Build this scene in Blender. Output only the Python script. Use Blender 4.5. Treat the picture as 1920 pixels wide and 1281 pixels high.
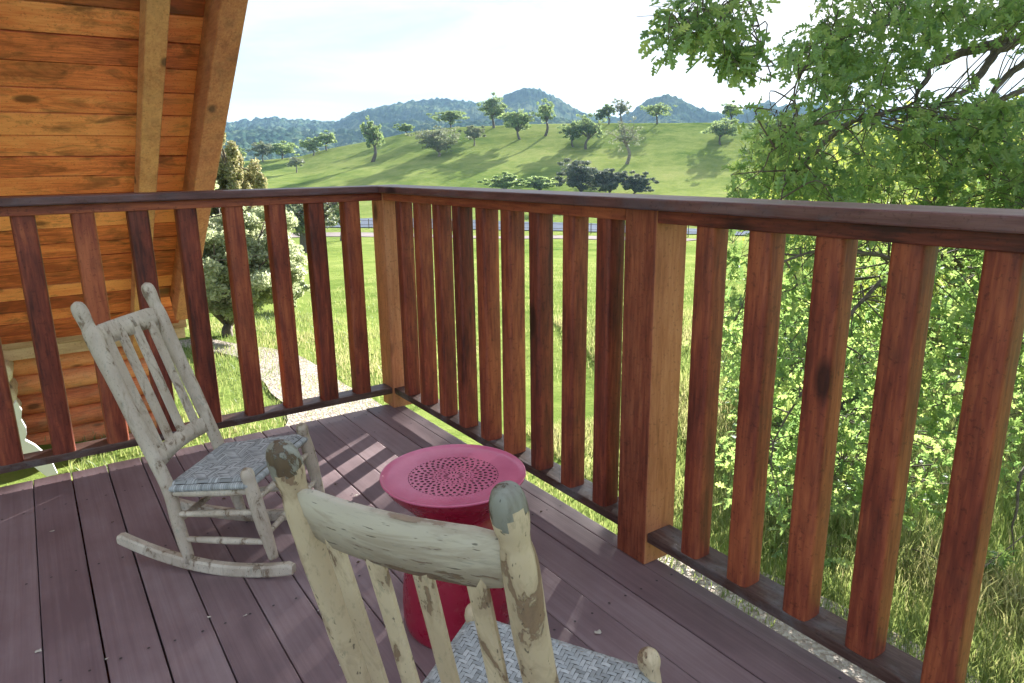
import bpy, math, random
import numpy as np
from math import sin, cos, tan, radians, pi, atan2, sqrt
from mathutils import Vector, noise as mnoise

for o in list(bpy.data.objects): bpy.data.objects.remove(o)
scene = bpy.context.scene
COL = scene.collection

# ------------------------------------------------------------------ camera
YAW, PITCH, ROLL = radians(34.1009), radians(14.1877), radians(-0.7981)
CAM = np.array([-1.6010, -3.5858, 1.3626])
FPX = 1326.7
cF = np.array([sin(YAW)*cos(PITCH), cos(YAW)*cos(PITCH), -sin(PITCH)])
r0 = np.array([cos(YAW), -sin(YAW), 0.0]); u0 = np.cross(r0, cF)
cR = cos(ROLL)*r0 + sin(ROLL)*u0
cU = -sin(ROLL)*r0 + cos(ROLL)*u0
from mathutils import Matrix
cam_d = bpy.data.cameras.new('camera'); cam = bpy.data.objects.new('camera', cam_d); COL.objects.link(cam)
cam_d.sensor_width = 36; cam_d.lens = FPX/1920*36
cam_d.clip_start = 0.05; cam_d.clip_end = 12000
cam.matrix_world = Matrix(((cR[0], cU[0], -cF[0], CAM[0]), (cR[1], cU[1], -cF[1], CAM[1]), (cR[2], cU[2], -cF[2], CAM[2]), (0, 0, 0, 1)))
scene.camera = cam

# ------------------------------------------------------------------ light
SUN_EL, SUN_AZ = radians(19), radians(57)      # azimuth from +Y towards +X
w = bpy.data.worlds.new('World'); scene.world = w; w.use_nodes = True
nt = w.node_tree; nt.nodes.clear()
def nd(t, kind, **kw):
    n = t.nodes.new(kind)
    for k, v in kw.items():
        if k in n.inputs: n.inputs[k].default_value = v
        else: setattr(n, k, v)
    return n
out = nd(nt, 'ShaderNodeOutputWorld'); bg = nd(nt, 'ShaderNodeBackground'); bg.inputs[1].default_value = 0.15
sky = nd(nt, 'ShaderNodeTexSky'); sky.sky_type = 'NISHITA'; sky.sun_disc = False
sky.sun_elevation = SUN_EL; sky.sun_rotation = SUN_AZ; sky.air_density = 1.0; sky.dust_density = 1.2; sky.ozone_density = 1.0
tc = nd(nt, 'ShaderNodeTexCoord'); mp = nd(nt, 'ShaderNodeMapping'); mp.inputs['Scale'].default_value = (1.0, 1.6, 5.0)
nz = nd(nt, 'ShaderNodeTexNoise'); nz.inputs['Scale'].default_value = 2.2; nz.inputs['Detail'].default_value = 7; nz.inputs['Roughness'].default_value = 0.55
rp = nd(nt, 'ShaderNodeValToRGB'); rp.color_ramp.elements[0].position = 0.30; rp.color_ramp.elements[1].position = 0.62
rp.color_ramp.elements[0].color = (0.95, 0.95, 0.95, 1); rp.color_ramp.elements[1].color = (0.985, 0.985, 0.985, 1)
mx = nd(nt, 'ShaderNodeMix'); mx.data_type = 'RGBA'; nz2 = nd(nt, 'ShaderNodeTexNoise'); nz2.inputs['Scale'].default_value = 3.4; nz2.inputs['Detail'].default_value = 8; nz2.inputs['Roughness'].default_value = .6; nz2.inputs['Distortion'].default_value = .5; nt.links.new(mp.outputs[0], nz2.inputs[0])
rc = nd(nt, 'ShaderNodeValToRGB'); nt.links.new(nz2.outputs[0], rc.inputs[0]); rc.color_ramp.elements[0].position = .40; rc.color_ramp.elements[1].position = .62
rc.color_ramp.elements[0].color = (0.84, 0.95, 1.12, 1); rc.color_ramp.elements[1].color = (1.18, 1.205, 1.25, 1); nt.links.new(rc.outputs[0], mx.inputs[7])
nt.links.new(tc.outputs['Generated'], mp.inputs[0]); nt.links.new(mp.outputs[0], nz.inputs[0]); nt.links.new(nz.outputs[0], rp.inputs[0])
nt.links.new(rp.outputs[0], mx.inputs[0]); nt.links.new(sky.outputs[0], mx.inputs[6]); nt.links.new(mx.outputs[2], bg.inputs[0]); nt.links.new(bg.outputs[0], out.inputs[0])
sun_d = bpy.data.lights.new('sun', 'SUN'); sun_d.energy = 5.0; sun_d.angle = radians(0.5); sun_d.color = (1.0, 0.95, 0.89)
sun = bpy.data.objects.new('sun', sun_d); COL.objects.link(sun)
sd = Vector((sin(SUN_AZ)*cos(SUN_EL), cos(SUN_AZ)*cos(SUN_EL), sin(SUN_EL)))
sun.rotation_euler = sd.to_track_quat('Z', 'Y').to_euler(); sun.location = (30, 0, 30)
vs = scene.view_settings; vs.view_transform = 'Standard'; vs.look = 'None'; vs.gamma = 1; vs.exposure = 2.35
scene.render.engine = 'CYCLES'
scene.cycles.max_bounces = 8; scene.cycles.diffuse_bounces = 4; scene.cycles.transmission_bounces = 4; scene.cycles.volume_bounces = 1
scene.cycles.transparent_max_bounces = 8

# ------------------------------------------------------------------ helpers
def ray(x, y): return cR*(x-960)/FPX - cU*(y-640.5)/FPX + cF
def at(x, y, D): return CAM + ray(x, y)*D                 # a place D metres ahead
ORG = {}
def link(o): COL.objects.link(o); return o
def tag(o, label=None, cat=None, group=None, kind=None):
    if label: o['label'] = label
    if cat: o['category'] = cat
    if group: o['group'] = group
    if kind: o['kind'] = kind
    return o
def empty(name, loc):
    o = link(bpy.data.objects.new(name, None)); o.location = loc; o.empty_display_size = 0.1
    ORG[o.name] = np.array(loc, float); return o
def mobj(name, V, F, mat, parent=None, smooth=False, uv=None, tint=None, loc=None):
    """one mesh object; V in world coordinates"""
    V = np.asarray(V, float)
    org = ORG[parent.name] if parent is not None else (np.array(loc, float) if loc is not None else V.min(0)*[1,1,1])
    me = bpy.data.meshes.new(name)
    me.from_pydata((V-org).tolist(), [], F if isinstance(F, list) else F.tolist())
    if smooth: me.polygons.foreach_set('use_smooth', [True]*len(me.polygons))
    if uv is not None:
        l = me.uv_layers.new(name='UVMap')
        vi = np.zeros(len(me.loops), int); me.loops.foreach_get('vertex_index', vi)
        l.data.foreach_set('uv', np.asarray(uv, float)[vi].ravel())
    if tint is not None:                                   # per vertex random number for natural variety
        a = me.attributes.new('tint', 'FLOAT', 'POINT'); a.data.foreach_set('value', np.asarray(tint, float))
    if mat: me.materials.append(mat)
    o = link(bpy.data.objects.new(name, me))
    if parent is not None: o.parent = parent; ORG[o.name] = org
    else: o.location = org; ORG[o.name] = org
    return o
class MB:
    def __init__(s): s.V = []; s.F = []; s.U = []
    def add(s, V, F, U=None):
        n = len(s.V); s.V += [tuple(v) for v in V]; s.F += [[i+n for i in f] for f in F]
        s.U += ([(0, 0)]*len(V) if U is None else [tuple(u) for u in U])
    def box(s, a, b, ch=0.0):
        (x0, y0, z0), (x1, y1, z1) = a, b
        if ch <= 0:
            V = [(x0,y0,z0),(x1,y0,z0),(x1,y1,z0),(x0,y1,z0),(x0,y0,z1),(x1,y0,z1),(x1,y1,z1),(x0,y1,z1)]
            s.add(V, [[3,2,1,0],[4,5,6,7],[0,1,5,4],[1,2,6,5],[2,3,7,6],[3,0,4,7]]); return
        # longest axis = extrusion, other two chamfered
        d = [x1-x0, y1-y0, z1-z0]; ax = d.index(max(d)); o = [i for i in range(3) if i != ax]
        lo = [x0, y0, z0]; hi = [x1, y1, z1]; i, j = o
        pr = [(lo[i]+ch, lo[j]), (hi[i]-ch, lo[j]), (hi[i]-ch*.3, lo[j]+ch*.3), (hi[i], lo[j]+ch), (hi[i], hi[j]-ch), (hi[i]-ch*.3, hi[j]-ch*.3), (hi[i]-ch, hi[j]), (lo[i]+ch, hi[j]), (lo[i]+ch*.3, hi[j]-ch*.3), (lo[i], hi[j]-ch), (lo[i], lo[j]+ch), (lo[i]+ch*.3, lo[j]+ch*.3)]
        V = []
        for e in (lo[ax], hi[ax]):
            for p in pr:
                v = [0, 0, 0]; v[ax] = e; v[i] = p[0]; v[j] = p[1]; V.append(tuple(v))
        n = len(pr); F = [[k, (k+1) % n, n+(k+1) % n, n+k] for k in range(n)] + [list(range(n))[::-1], list(range(n, 2*n))]
        s.add(V, F)
    def tube(s, pts, rad, seg=8, cap=True, flat=1.0, jit=0.0):
        pts = np.asarray(pts, float); n = len(pts); rad = np.broadcast_to(np.asarray(rad, float), (n,))
        T = np.gradient(pts, axis=0); T /= np.linalg.norm(T, axis=1)[:, None]+1e-12
        a = np.array([0, 0, 1.0]) if abs(T[0][2]) < .9 else np.array([1.0, 0, 0])
        N = np.cross(T[0], a); N /= np.linalg.norm(N); V = []; U = []; L = 0
        for k in range(n):
            if k: L += np.linalg.norm(pts[k]-pts[k-1])
            N = N - T[k]*(N@T[k]); N /= np.linalg.norm(N)+1e-12; B = np.cross(T[k], N)
            for q in range(seg):
                t = 2*pi*q/seg; rr = rad[k]*(1+jit*mnoise.noise(Vector((cos(t)*1.3+pts[0][0]*7, sin(t)*1.3, L*9))))
                V.append(pts[k]+N*rr*cos(t)+B*rr*sin(t)*flat); U.append((q/seg*0.15, L))
        F = [[k*seg+q, k*seg+(q+1) % seg, (k+1)*seg+(q+1) % seg, (k+1)*seg+q] for k in range(n-1) for q in range(seg)]
        if cap: F += [list(range(seg))[::-1], [(n-1)*seg+q for q in range(seg)]]
        s.add(V, F, U)
    def bar(s, a, b, wv, tv, L0=0):
        """straight bar a->b with half width vector wv and half thickness vector tv"""
        a, b, wv, tv = [np.asarray(q, float) for q in (a, b, wv, tv)]
        V = [p+i*wv+j*tv for p in (a, b) for i, j in ((-1,-1),(1,-1),(1,1),(-1,1))]
        s.add(V, [[0,1,5,4],[1,2,6,5],[2,3,7,6],[3,0,4,7],[3,2,1,0],[4,5,6,7]])
    def build(s, name, mat, parent=None, smooth=False, loc=None):
        return mobj(name, s.V, s.F, mat, parent, smooth, uv=s.U, loc=loc)

def catmull(P, n=8):
    P = np.asarray(P, float); P = np.vstack([2*P[0]-P[1], P, 2*P[-1]-P[-2]]); o = []
    for i in range(1, len(P)-2):
        for t in np.linspace(0, 1, n, endpoint=False):
            o.append(.5*((2*P[i])+(-P[i-1]+P[i+1])*t+(2*P[i-1]-5*P[i]+4*P[i+1]-P[i+2])*t*t+(-P[i-1]+3*P[i]-3*P[i+1]+P[i+2])*t**3))
    o.append(P[-2]); return np.array(o)

# ------------------------------------------------------------------ materials
def newmat(name):
    m = bpy.data.materials.new(name); m.use_nodes = True; t = m.node_tree; t.nodes.clear()
    o = nd(t, 'ShaderNodeOutputMaterial'); b = nd(t, 'ShaderNodeBsdfPrincipled'); t.links.new(b.outputs[0], o.inputs[0]); return m, t, b, o
def ramp(t, fac, stops, interp='LINEAR'):
    r = nd(t, 'ShaderNodeValToRGB'); e = r.color_ramp.elements; r.color_ramp.interpolation = interp
    while len(e) < len(stops): e.new(0.5)
    for k, (p, c) in enumerate(stops): e[k].position = p; e[k].color = (*c, 1) if len(c) == 3 else c
    t.links.new(fac, r.inputs[0]); return r.outputs[0]
def mixc(t, f, a, b, mode='MIX'):
    m = nd(t, 'ShaderNodeMix'); m.data_type = 'RGBA'; m.blend_type = mode
    for v, i in ((f, 0), (a, 6), (b, 7)):
        if isinstance(v, (int, float)): m.inputs[i].default_value = v
        elif isinstance(v, tuple): m.inputs[i].default_value = (*v, 1)
        else: t.links.new(v, m.inputs[i])
    return m.outputs[2]
def math_(t, op, a, b=None, c=None, clamp=False):
    m = nd(t, 'ShaderNodeMath'); m.operation = op; m.use_clamp = clamp
    for i, v in enumerate((a, b, c)):
        if v is None: continue
        if isinstance(v, (int, float)): m.inputs[i].default_value = v
        else: t.links.new(v, m.inputs[i])
    return m.outputs[0]
def noise_(t, vec, scale, detail=4, rough=.55, dist=0.0):
    n = nd(t, 'ShaderNodeTexNoise'); n.inputs['Scale'].default_value = scale; n.inputs['Detail'].default_value = detail
    n.inputs['Roughness'].default_value = rough; n.inputs['Distortion'].default_value = dist
    if vec is not None: t.links.new(vec, n.inputs['Vector'])
    return n.outputs[0]
def mapping(t, vec, scale=(1,1,1), loc=None, rot=None):
    m = nd(t, 'ShaderNodeMapping'); m.inputs['Scale'].default_value = scale
    if rot: m.inputs['Rotation'].default_value = rot
    t.links.new(vec, m.inputs[0])
    if loc is not None: t.links.new(loc, m.inputs['Location'])
    return m.outputs[0]
def bump(t, b, h, dist=0.002, strength=0.6):
    n = nd(t, 'ShaderNodeBump'); n.inputs['Distance'].default_value = dist; n.inputs['Strength'].default_value = strength
    t.links.new(h, n.inputs['Height']); t.links.new(n.outputs[0], b.inputs['Normal'])

def wood(name, axis, dark, mid, light, rough=.55, knots=True, weather=0.0, grain=1.0, wcol=(.12,.11,.12), var=.25):
    m, t, b, o = newmat(name)
    tcn = nd(t, 'ShaderNodeTexCoord'); oi = nd(t, 'ShaderNodeObjectInfo')
    cx = nd(t, 'ShaderNodeCombineXYZ'); k = math_(t, 'MULTIPLY', oi.outputs['Random'], 37.0)
    for i in range(3): t.links.new(k, cx.inputs[i])
    sc = [9.0, 9.0, 9.0]; sc[axis] = 0.9
    v = mapping(t, tcn.outputs['Object'], tuple(sc), cx.outputs[0])
    g1 = noise_(t, v, 1.3, 6, .6, 1.2); g2 = noise_(t, v, 9.0*grain, 3, .6)
    sc2 = [1.6, 1.6, 1.6]; sc2[axis] = .8
    v2 = mapping(t, tcn.outputs['Object'], tuple(sc2), cx.outputs[0]); blot = noise_(t, v2, 2.2, 4, .6)
    f = math_(t, 'ADD', math_(t, 'MULTIPLY', g1, .42), math_(t, 'MULTIPLY', g2, .38)); f = math_(t, 'ADD', f, math_(t, 'MULTIPLY', blot, .35))
    f = math_(t, 'ADD', f, math_(t, 'MULTIPLY', math_(t, 'SUBTRACT', oi.outputs['Random'], .5), var))
    c = ramp(t, f, [(.40, dark), (.56, mid), (.74, light)])
    if knots:
        sk = [7.0, 7.0, 7.0]; sk[axis] = 3.4
        vk = mapping(t, tcn.outputs['Object'], tuple(sk), cx.outputs[0])
        vo = nd(t, 'ShaderNodeTexVoronoi'); vo.inputs['Scale'].default_value = .55; vo.inputs['Randomness'].default_value = 1
        t.links.new(vk, vo.inputs['Vector'])
        dn = math_(t, 'ADD', vo.outputs['Distance'], math_(t, 'MULTIPLY', g1, .06))
        kf = ramp(t, dn, [(.12, (1,1,1)), (.18, (0,0,0))]); c = mixc(t, math_(t, 'MULTIPLY', kf, .8), c, (dark[0]*.22, dark[1]*.25, dark[2]*.3))
    if weather > 0:
        wn = noise_(t, v2, 5.0, 5, .65, .6); wf = ramp(t, wn, [(.5, (0,0,0)), (.68, (1,1,1))]); c = mixc(t, math_(t, 'MULTIPLY', wf, weather), c, wcol)
    spk = ramp(t, noise_(t, mapping(t, tcn.outputs['Object'], (70, 70, 70), cx.outputs[0]), 1.0, 3, .7), [(.58, (0,0,0)), (.66, (1,1,1))]); c = mixc(t, math_(t, 'MULTIPLY', spk, .4), c, tuple(x*.55 for x in dark))
    t.links.new(c, b.inputs['Base Color']); b.inputs['Roughness'].default_value = rough
    b.inputs['Specular IOR Level'].default_value = .35
    bump(t, b, math_(t, 'ADD', g2, g1), .0025, .6); return m

RD, RM, RL = (.066,.015,.011), (.24,.052,.028), (.48,.138,.056)
M = {}
for ax, n in enumerate('xyz'):
    M['stain_'+n] = wood('red_stained_wood_'+n, ax, RD, RM, RL, .5, weather=.35, wcol=(.06,.028,.022), var=.13)
M['post_bare'] = wood('bare_side_of_post', 2, (.23,.075,.030), (.46,.165,.068), (.62,.265,.12), .55, weather=.3, wcol=(.09,.055,.035))
M['post'] = wood('post_wood', 2, (.08,.020,.013), (.24,.060,.030), (.42,.135,.060), .55, weather=.25, wcol=(.07,.04,.03))
for ax, n in enumerate('xy'):
    M['cap_'+n] = wood('weathered_cap_wood_'+n, ax, (.070,.032,.030), (.15,.068,.062), (.25,.13,.115), .42, weather=.5, wcol=(.12,.11,.13))
    M['low_'+n] = wood('bottom_rail_wood_'+n, ax, (.035,.018,.014), (.085,.045,.036), (.17,.11,.09), .5, weather=.85, wcol=(.17,.16,.165))
M['deckwood'] = None
M['cedar'] = wood('orange_cedar_board', 0, (.36,.072,.035), (.76,.195,.080), (.90,.34,.15), .5, weather=.75, wcol=(.10,.034,.018), var=.35)
M['rafter'] = wood('rafter_wood', 1, (.26,.085,.045), (.50,.20,.10), (.66,.33,.17), .55, weather=.3, wcol=(.13,.06,.04))
M['rafter_dark'] = wood('fascia_wood', 1, (.22,.068,.04), (.46,.16,.085), (.62,.27,.14), .55, weather=.4, wcol=(.10,.05,.035))
M['log'] = wood('orange_log', 0, (.34,.085,.04), (.66,.20,.085), (.80,.34,.16), .6, weather=.5, wcol=(.30,.20,.12))
M['plate'] = wood('pale_timber', 0, (.30,.17,.09), (.44,.27,.15), (.56,.38,.23), .6, weather=.1, knots=False)
M['log_pale'] = wood('pale_log', 1, (.45,.33,.22), (.66,.54,.40), (.80,.72,.58), .7, weather=.4, wcol=(.30,.28,.20))

def deck_mat():
    m, t, b, o = newmat('purple_brown_deck_paint')
    tcn = nd(t, 'ShaderNodeTexCoord'); sx = nd(t, 'ShaderNodeSeparateXYZ'); t.links.new(tcn.outputs['UV'], sx.inputs[0])
    uvw = tcn.outputs['UV']     # uv = (board number + across, along)
    wn = nd(t, 'ShaderNodeTexWhiteNoise'); wn.noise_dimensions = '1D'; t.links.new(math_(t, 'FLOOR', sx.outputs[0]), wn.inputs['W'])
    v = mapping(t, uvw, (7.0, 0.9, 1)); g = noise_(t, v, 1.0, 6, .65, .8)
    v3 = mapping(t, uvw, (26.0, 0.8, 1)); g3 = noise_(t, v3, 1.0, 3, .6, .5)
    v2 = mapping(t, uvw, (.35, 1.6, 1)); bl = noise_(t, v2, 1.4, 5, .6)
    f = math_(t, 'ADD', math_(t, 'MULTIPLY', g, .4), math_(t, 'MULTIPLY', bl, .6)); f = math_(t, 'ADD', f, math_(t, 'MULTIPLY', math_(t, 'SUBTRACT', wn.outputs[0], .5), .16))
    c = ramp(t, f, [(.36, (.175,.115,.125)), (.52, (.24,.165,.175)), (.70, (.32,.24,.25))])
    crack = ramp(t, g3, [(.70, (0,0,0)), (.78, (1,1,1))]); wear = ramp(t, noise_(t, v2, 3.1, 4, .6), [(.50, (0,0,0)), (.66, (1,1,1))])
    cw = math_(t, 'MULTIPLY', crack, wear); c = mixc(t, math_(t, 'MULTIPLY', cw, .55), c, (.26,.20,.20))
    dirt = ramp(t, noise_(t, mapping(t, uvw, (6, 42, 1)), 1.0, 2, .5), [(.76, (0,0,0)), (.80, (1,1,1))])
    c = mixc(t, math_(t, 'MULTIPLY', dirt, .45), c, (.06,.04,.035))
    t.links.new(c, b.inputs['Base Color']); b.inputs['Roughness'].default_value = .5; b.inputs['Specular IOR Level'].default_value = .45
    r = math_(t, 'ADD', .42, math_(t, 'MULTIPLY', bl, .25)); t.links.new(r, b.inputs['Roughness'])
    bump(t, b, math_(t, 'ADD', math_(t, 'MULTIPLY', g, .5), math_(t, 'MULTIPLY', cw, -1.0)), .0025, .7); return m
M['deck'] = deck_mat()

def paint_mat(name, paint, paint2, bare, moss, amount=.55, scale=9.0, st=(1, 1, .42)):
    m, t, b, o = newmat(name)
    tcn = nd(t, 'ShaderNodeTexCoord'); oi = nd(t, 'ShaderNodeObjectInfo')
    cx = nd(t, 'ShaderNodeCombineXYZ'); k = math_(t, 'MULTIPLY', oi.outputs['Random'], 19.0)
    for i in range(3): t.links.new(k, cx.inputs[i])
    v = mapping(t, tcn.outputs['Object'], st, cx.outputs[0])
    big = noise_(t, v, scale, 6, .62, .7); fine = noise_(t, v, scale*7, 5, .65); tone = noise_(t, v, scale*.5, 3, .5)
    c = ramp(t, tone, [(.35, paint2), (.65, paint)])
    c = mixc(t, ramp(t, fine, [(.55, (0,0,0)), (.70, (.45,.45,.45))]), c, tuple(x*.55 for x in paint2))
    thin = ramp(t, big, [(amount-.05, (0,0,0)), (amount+.02, (1,1,1))])
    c = mixc(t, math_(t, 'MULTIPLY', thin, .55), c, tuple((a+bb)/2 for a, bb in zip(paint2, bare)))
    mask = ramp(t, math_(t, 'ADD', big, math_(t, 'MULTIPLY', math_(t, 'SUBTRACT', fine, .5), .25)), [(amount+.05, (0,0,0)), (amount+.075, (1,1,1))])
    c = mixc(t, mask, c, mixc(t, fine, tuple(x*.5 for x in bare), tuple(min(1, x*1.3) for x in bare)))
    mo = ramp(t, noise_(t, v, scale*2.3, 4, .7), [(.60, (0,0,0)), (.68, (1,1,1))]); c = mixc(t, math_(t, 'MULTIPLY', mo, .6), c, moss)
    sp = ramp(t, noise_(t, v, scale*9, 2, .5), [(.68, (0,0,0)), (.72, (1,1,1))]); c = mixc(t, math_(t, 'MULTIPLY', sp, .7), c, (.05,.04,.03))
    t.links.new(c, b.inputs['Base Color']); b.inputs['Roughness'].default_value = .6
    bump(t, b, math_(t, 'ADD', math_(t, 'MULTIPLY', mask, -1.0), math_(t, 'MULTIPLY', fine, .35)), .0016, .9); return m
M['paint_near'] = paint_mat('peeling_cream_paint', (.70,.575,.39), (.54,.42,.275), (.30,.20,.125), (.28,.26,.19), .54, 15)
M['paint_slat'] = paint_mat('weathered_slat_paint', (.60,.54,.43), (.46,.385,.29), (.30,.21,.145), (.26,.26,.23), .52, 7, (.5, .5, 2.6))
M['paint_end'] = paint_mat('grey_lichen_finial_paint', (.36,.36,.31), (.22,.215,.18), (.13,.085,.05), (.10,.13,.08), .53, 16)
M['paint_far'] = paint_mat('weathered_white_paint', (.64,.56,.45), (.49,.405,.315), (.30,.22,.15), (.32,.32,.26), .555, 26)

def simple(name, col, rough=.5, var=.3, scale=6, metal=0, spec=.5, bd=0, col2=None):
    m, t, b, o = newmat(name); tcn = nd(t, 'ShaderNodeTexCoord'); n = noise_(t, tcn.outputs['Object'], scale, 5, .6)
    c = ramp(t, n, [(.3, tuple(x*(1-var) for x in col)), (.7, col2 or tuple(min(1, x*(1+var)) for x in col))])
    t.links.new(c, b.inputs['Base Color']); b.inputs['Roughness'].default_value = rough; b.inputs['Metallic'].default_value = metal; b.inputs['Specular IOR Level'].default_value = spec
    if bd: bump(t, b, n, bd, .6)
    return m
def strand(name):
    m, t, b, o = newmat(name); a = nd(t, 'ShaderNodeAttribute'); a.attribute_name = 'tint'; tcn = nd(t, 'ShaderNodeTexCoord')
    n = noise_(t, tcn.outputs['Object'], 60, 4, .6)
    c = ramp(t, a.outputs['Fac'], [(0, (.27,.295,.31)), (.5, (.45,.485,.505)), (1, (.64,.67,.685))])
    c = mixc(t, math_(t, 'MULTIPLY', n, .5), c, (.25,.22,.17))
    t.links.new(c, b.inputs['Base Color']); b.inputs['Roughness'].default_value = .65; bump(t, b, n, .0008, .5); return m
M['splint'] = strand('woven_splint')
M['under'] = simple('dark_under_weave', (.10,.09,.075), .8)

def red_mat():
    m, t, b, o = newmat('glossy_red_enamel'); tcn = nd(t, 'ShaderNodeTexCoord'); n = noise_(t, tcn.outputs['Object'], 14, 6, .65)
    c = ramp(t, n, [(.3, (.26,.006,.026)), (.7, (.34,.010,.040))])
    dust = ramp(t, noise_(t, tcn.outputs['Object'], 45, 4, .7), [(.58, (0,0,0)), (.8, (.25,.25,.25))]); c = mixc(t, dust, c, (.45,.25,.22))
    t.links.new(c, b.inputs['Base Color']); b.inputs['Roughness'].default_value = .24; b.inputs['Specular IOR Level'].default_value = .6
    t.links.new(math_(t, 'ADD', .18, math_(t, 'MULTIPLY', n, .2)), b.inputs['Roughness']); return m
M['red'] = red_mat()
def red_top():
    m, t, b, o = newmat('sky_tinted_red_enamel_top'); tcn = nd(t, 'ShaderNodeTexCoord'); n = noise_(t, tcn.outputs['Object'], 9, 6, .65)
    c = ramp(t, n, [(.3, (.56,.07,.18)), (.7, (.66,.13,.25))])  # pinker than the sides: the sky's reflection put into the colour
    t.links.new(c, b.inputs['Base Color']); b.inputs['Specular IOR Level'].default_value = .9; b.inputs['Coat Weight'].default_value = .6; b.inputs['Coat Roughness'].default_value = .22
    t.links.new(math_(t, 'ADD', .33, math_(t, 'MULTIPLY', n, .16)), b.inputs['Roughness']); return m
M['redtop'] = red_top()
M['hole'] = simple('painted_hole_shade', (.035,.006,.012), .8, .2)  # holes are dark faces; the shade inside is put into their colour

def leaf_mat(name, c0, c1, c2, trans=.45, rough=.5):
    m, t, b, o = newmat(name); t.nodes.remove(b)
    a = nd(t, 'ShaderNodeAttribute'); a.attribute_name = 'tint'
    c = ramp(t, a.outputs['Fac'], [(0, c0), (.5, c1), (1, c2)])
    d = nd(t, 'ShaderNodeBsdfDiffuse'); tr = nd(t, 'ShaderNodeBsdfTranslucent'); g = nd(t, 'ShaderNodeBsdfGlossy'); g.inputs['Roughness'].default_value = rough
    hs = nd(t, 'ShaderNodeHueSaturation'); hs.inputs['Value'].default_value = 1.35; hs.inputs['Hue'].default_value = .485
    t.links.new(c, hs.inputs['Color']); t.links.new(c, d.inputs[0]); t.links.new(hs.outputs[0], tr.inputs[0]); g.inputs[0].default_value = (.8,.85,.9,1)
    m1 = nd(t, 'ShaderNodeMixShader'); m1.inputs[0].default_value = trans; t.links.new(d.outputs[0], m1.inputs[1]); t.links.new(tr.outputs[0], m1.inputs[2])
    m2 = nd(t, 'ShaderNodeMixShader'); m2.inputs[0].default_value = .05; t.links.new(m1.outputs[0], m2.inputs[1]); t.links.new(g.outputs[0], m2.inputs[2]); t.links.new(m2.outputs[0], o.inputs[0]); return m
M['oakleaf'] = leaf_mat('oak_leaf', (.115,.22,.065), (.205,.335,.095), (.36,.46,.135), .62)
M['yleaf'] = leaf_mat('young_yellow_green_leaf', (.105,.185,.035), (.20,.27,.045), (.32,.35,.07), .55)
M['olive'] = leaf_mat('grey_olive_leaf', (.22,.27,.14), (.36,.41,.23), (.50,.53,.35), .55)
M['blossom'] = leaf_mat('pale_blossom_leaf', (.17,.20,.08), (.33,.32,.15), (.50,.44,.27), .4)
M['hill_a'] = leaf_mat('hill_oak_leaf', (.085,.14,.055), (.155,.225,.085), (.26,.34,.13), .55)
M['hill_b'] = leaf_mat('hill_oak_pale_leaf', (.12,.20,.07), (.20,.29,.10), (.32,.40,.16), .5)
M['hill_c'] = leaf_mat('sparse_grey_oak_leaf', (.11,.14,.075), (.17,.20,.11), (.26,.28,.17), .35)
M['hill_d'] = leaf_mat('dark_shrub_leaf', (.06,.085,.06), (.11,.14,.095), (.26,.26,.19), .35)
M['grassb'] = leaf_mat('grass_blade', (.12,.19,.05), (.22,.27,.085), (.38,.36,.17), .5)
M['bark'] = simple('grey_brown_bark', (.12,.095,.075), .85, .45, 14, bd=.01)
M['bark_pale'] = simple('pale_bark', (.24,.20,.16), .85, .4, 3, bd=.01)

# ------------------------------------------------------------------ terrain
def pxaz(x, y=300.0): d = ray(x, y); return atan2(d[0], d[1]), d[2]/sqrt(d[0]**2+d[1]**2)
RPX = [(-900,330),(0,318),(300,310),(400,305),(500,300),(560,294),(612,280),(700,263),(761,250),(845,239),(926,236),(1000,233),(1100,231),(1240,231),(1320,230),(1450,232),(1600,236),(1920,242),(2600,260)]
RAZ = np.array([pxaz(x, y) for x, y in RPX])
R_FOOT, R_TOP, Z_VAL = 88.0, 200.0, -6.6
def sm(a, b, x): t = min(1, max(0, (x-a)/(b-a))); return t*t*(3-2*t)
def znear(x, y):
    z = -1.33 - .12*min(max(x+1, -3), 6) - .02*max(0, min(y-4.3, 12)); return z
def zg(x, y):
    dx, dy = x-CAM[0], y-CAM[1]; r = math.hypot(dx, dy); az = atan2(dx, dy)
    e = float(np.interp(az, RAZ[:, 0], RAZ[:, 1])); zr = CAM[2] + R_TOP*e
    n = mnoise.noise(Vector((x*.05, y*.05, 3.1)))
    z1 = znear(x, y)
    if r < 14: return z1 + .03*mnoise.noise(Vector((x*.7, y*.7, 0)))
    z = z1 + (Z_VAL-z1)*sm(14, R_FOOT, r)**.8 + n*.25*sm(20, 60, r)
    if r > R_FOOT:
        s = (r-R_FOOT)/(R_TOP-R_FOOT); n2 = mnoise.noise(Vector((x*.018, y*.018, 9.0)))*1.6
        if s <= 1: z = Z_VAL + n*.25 + (zr-Z_VAL)*s**1.55 + n2*s*(1-s)*2.2
        elif r < 320: z = zr - (r-R_TOP)*.10 - sm(R_TOP, 320, r)*6
        else: z = zr - 12 - 6 + (Z_VAL-8-(zr-18))*sm(320, 700, r)
    return z
def ghit(px, py, r0_=5.0, r1_=260.0):
    d = ray(px, py); h = math.hypot(d[0], d[1]); prev = None; r = r0_
    while r < r1_:
        p = CAM + d*(r/h)
        if p[2] < zg(p[0], p[1]): return np.array([p[0], p[1], zg(p[0], p[1])])
        r += .25 if r < 40 else .5
    return None

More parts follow.
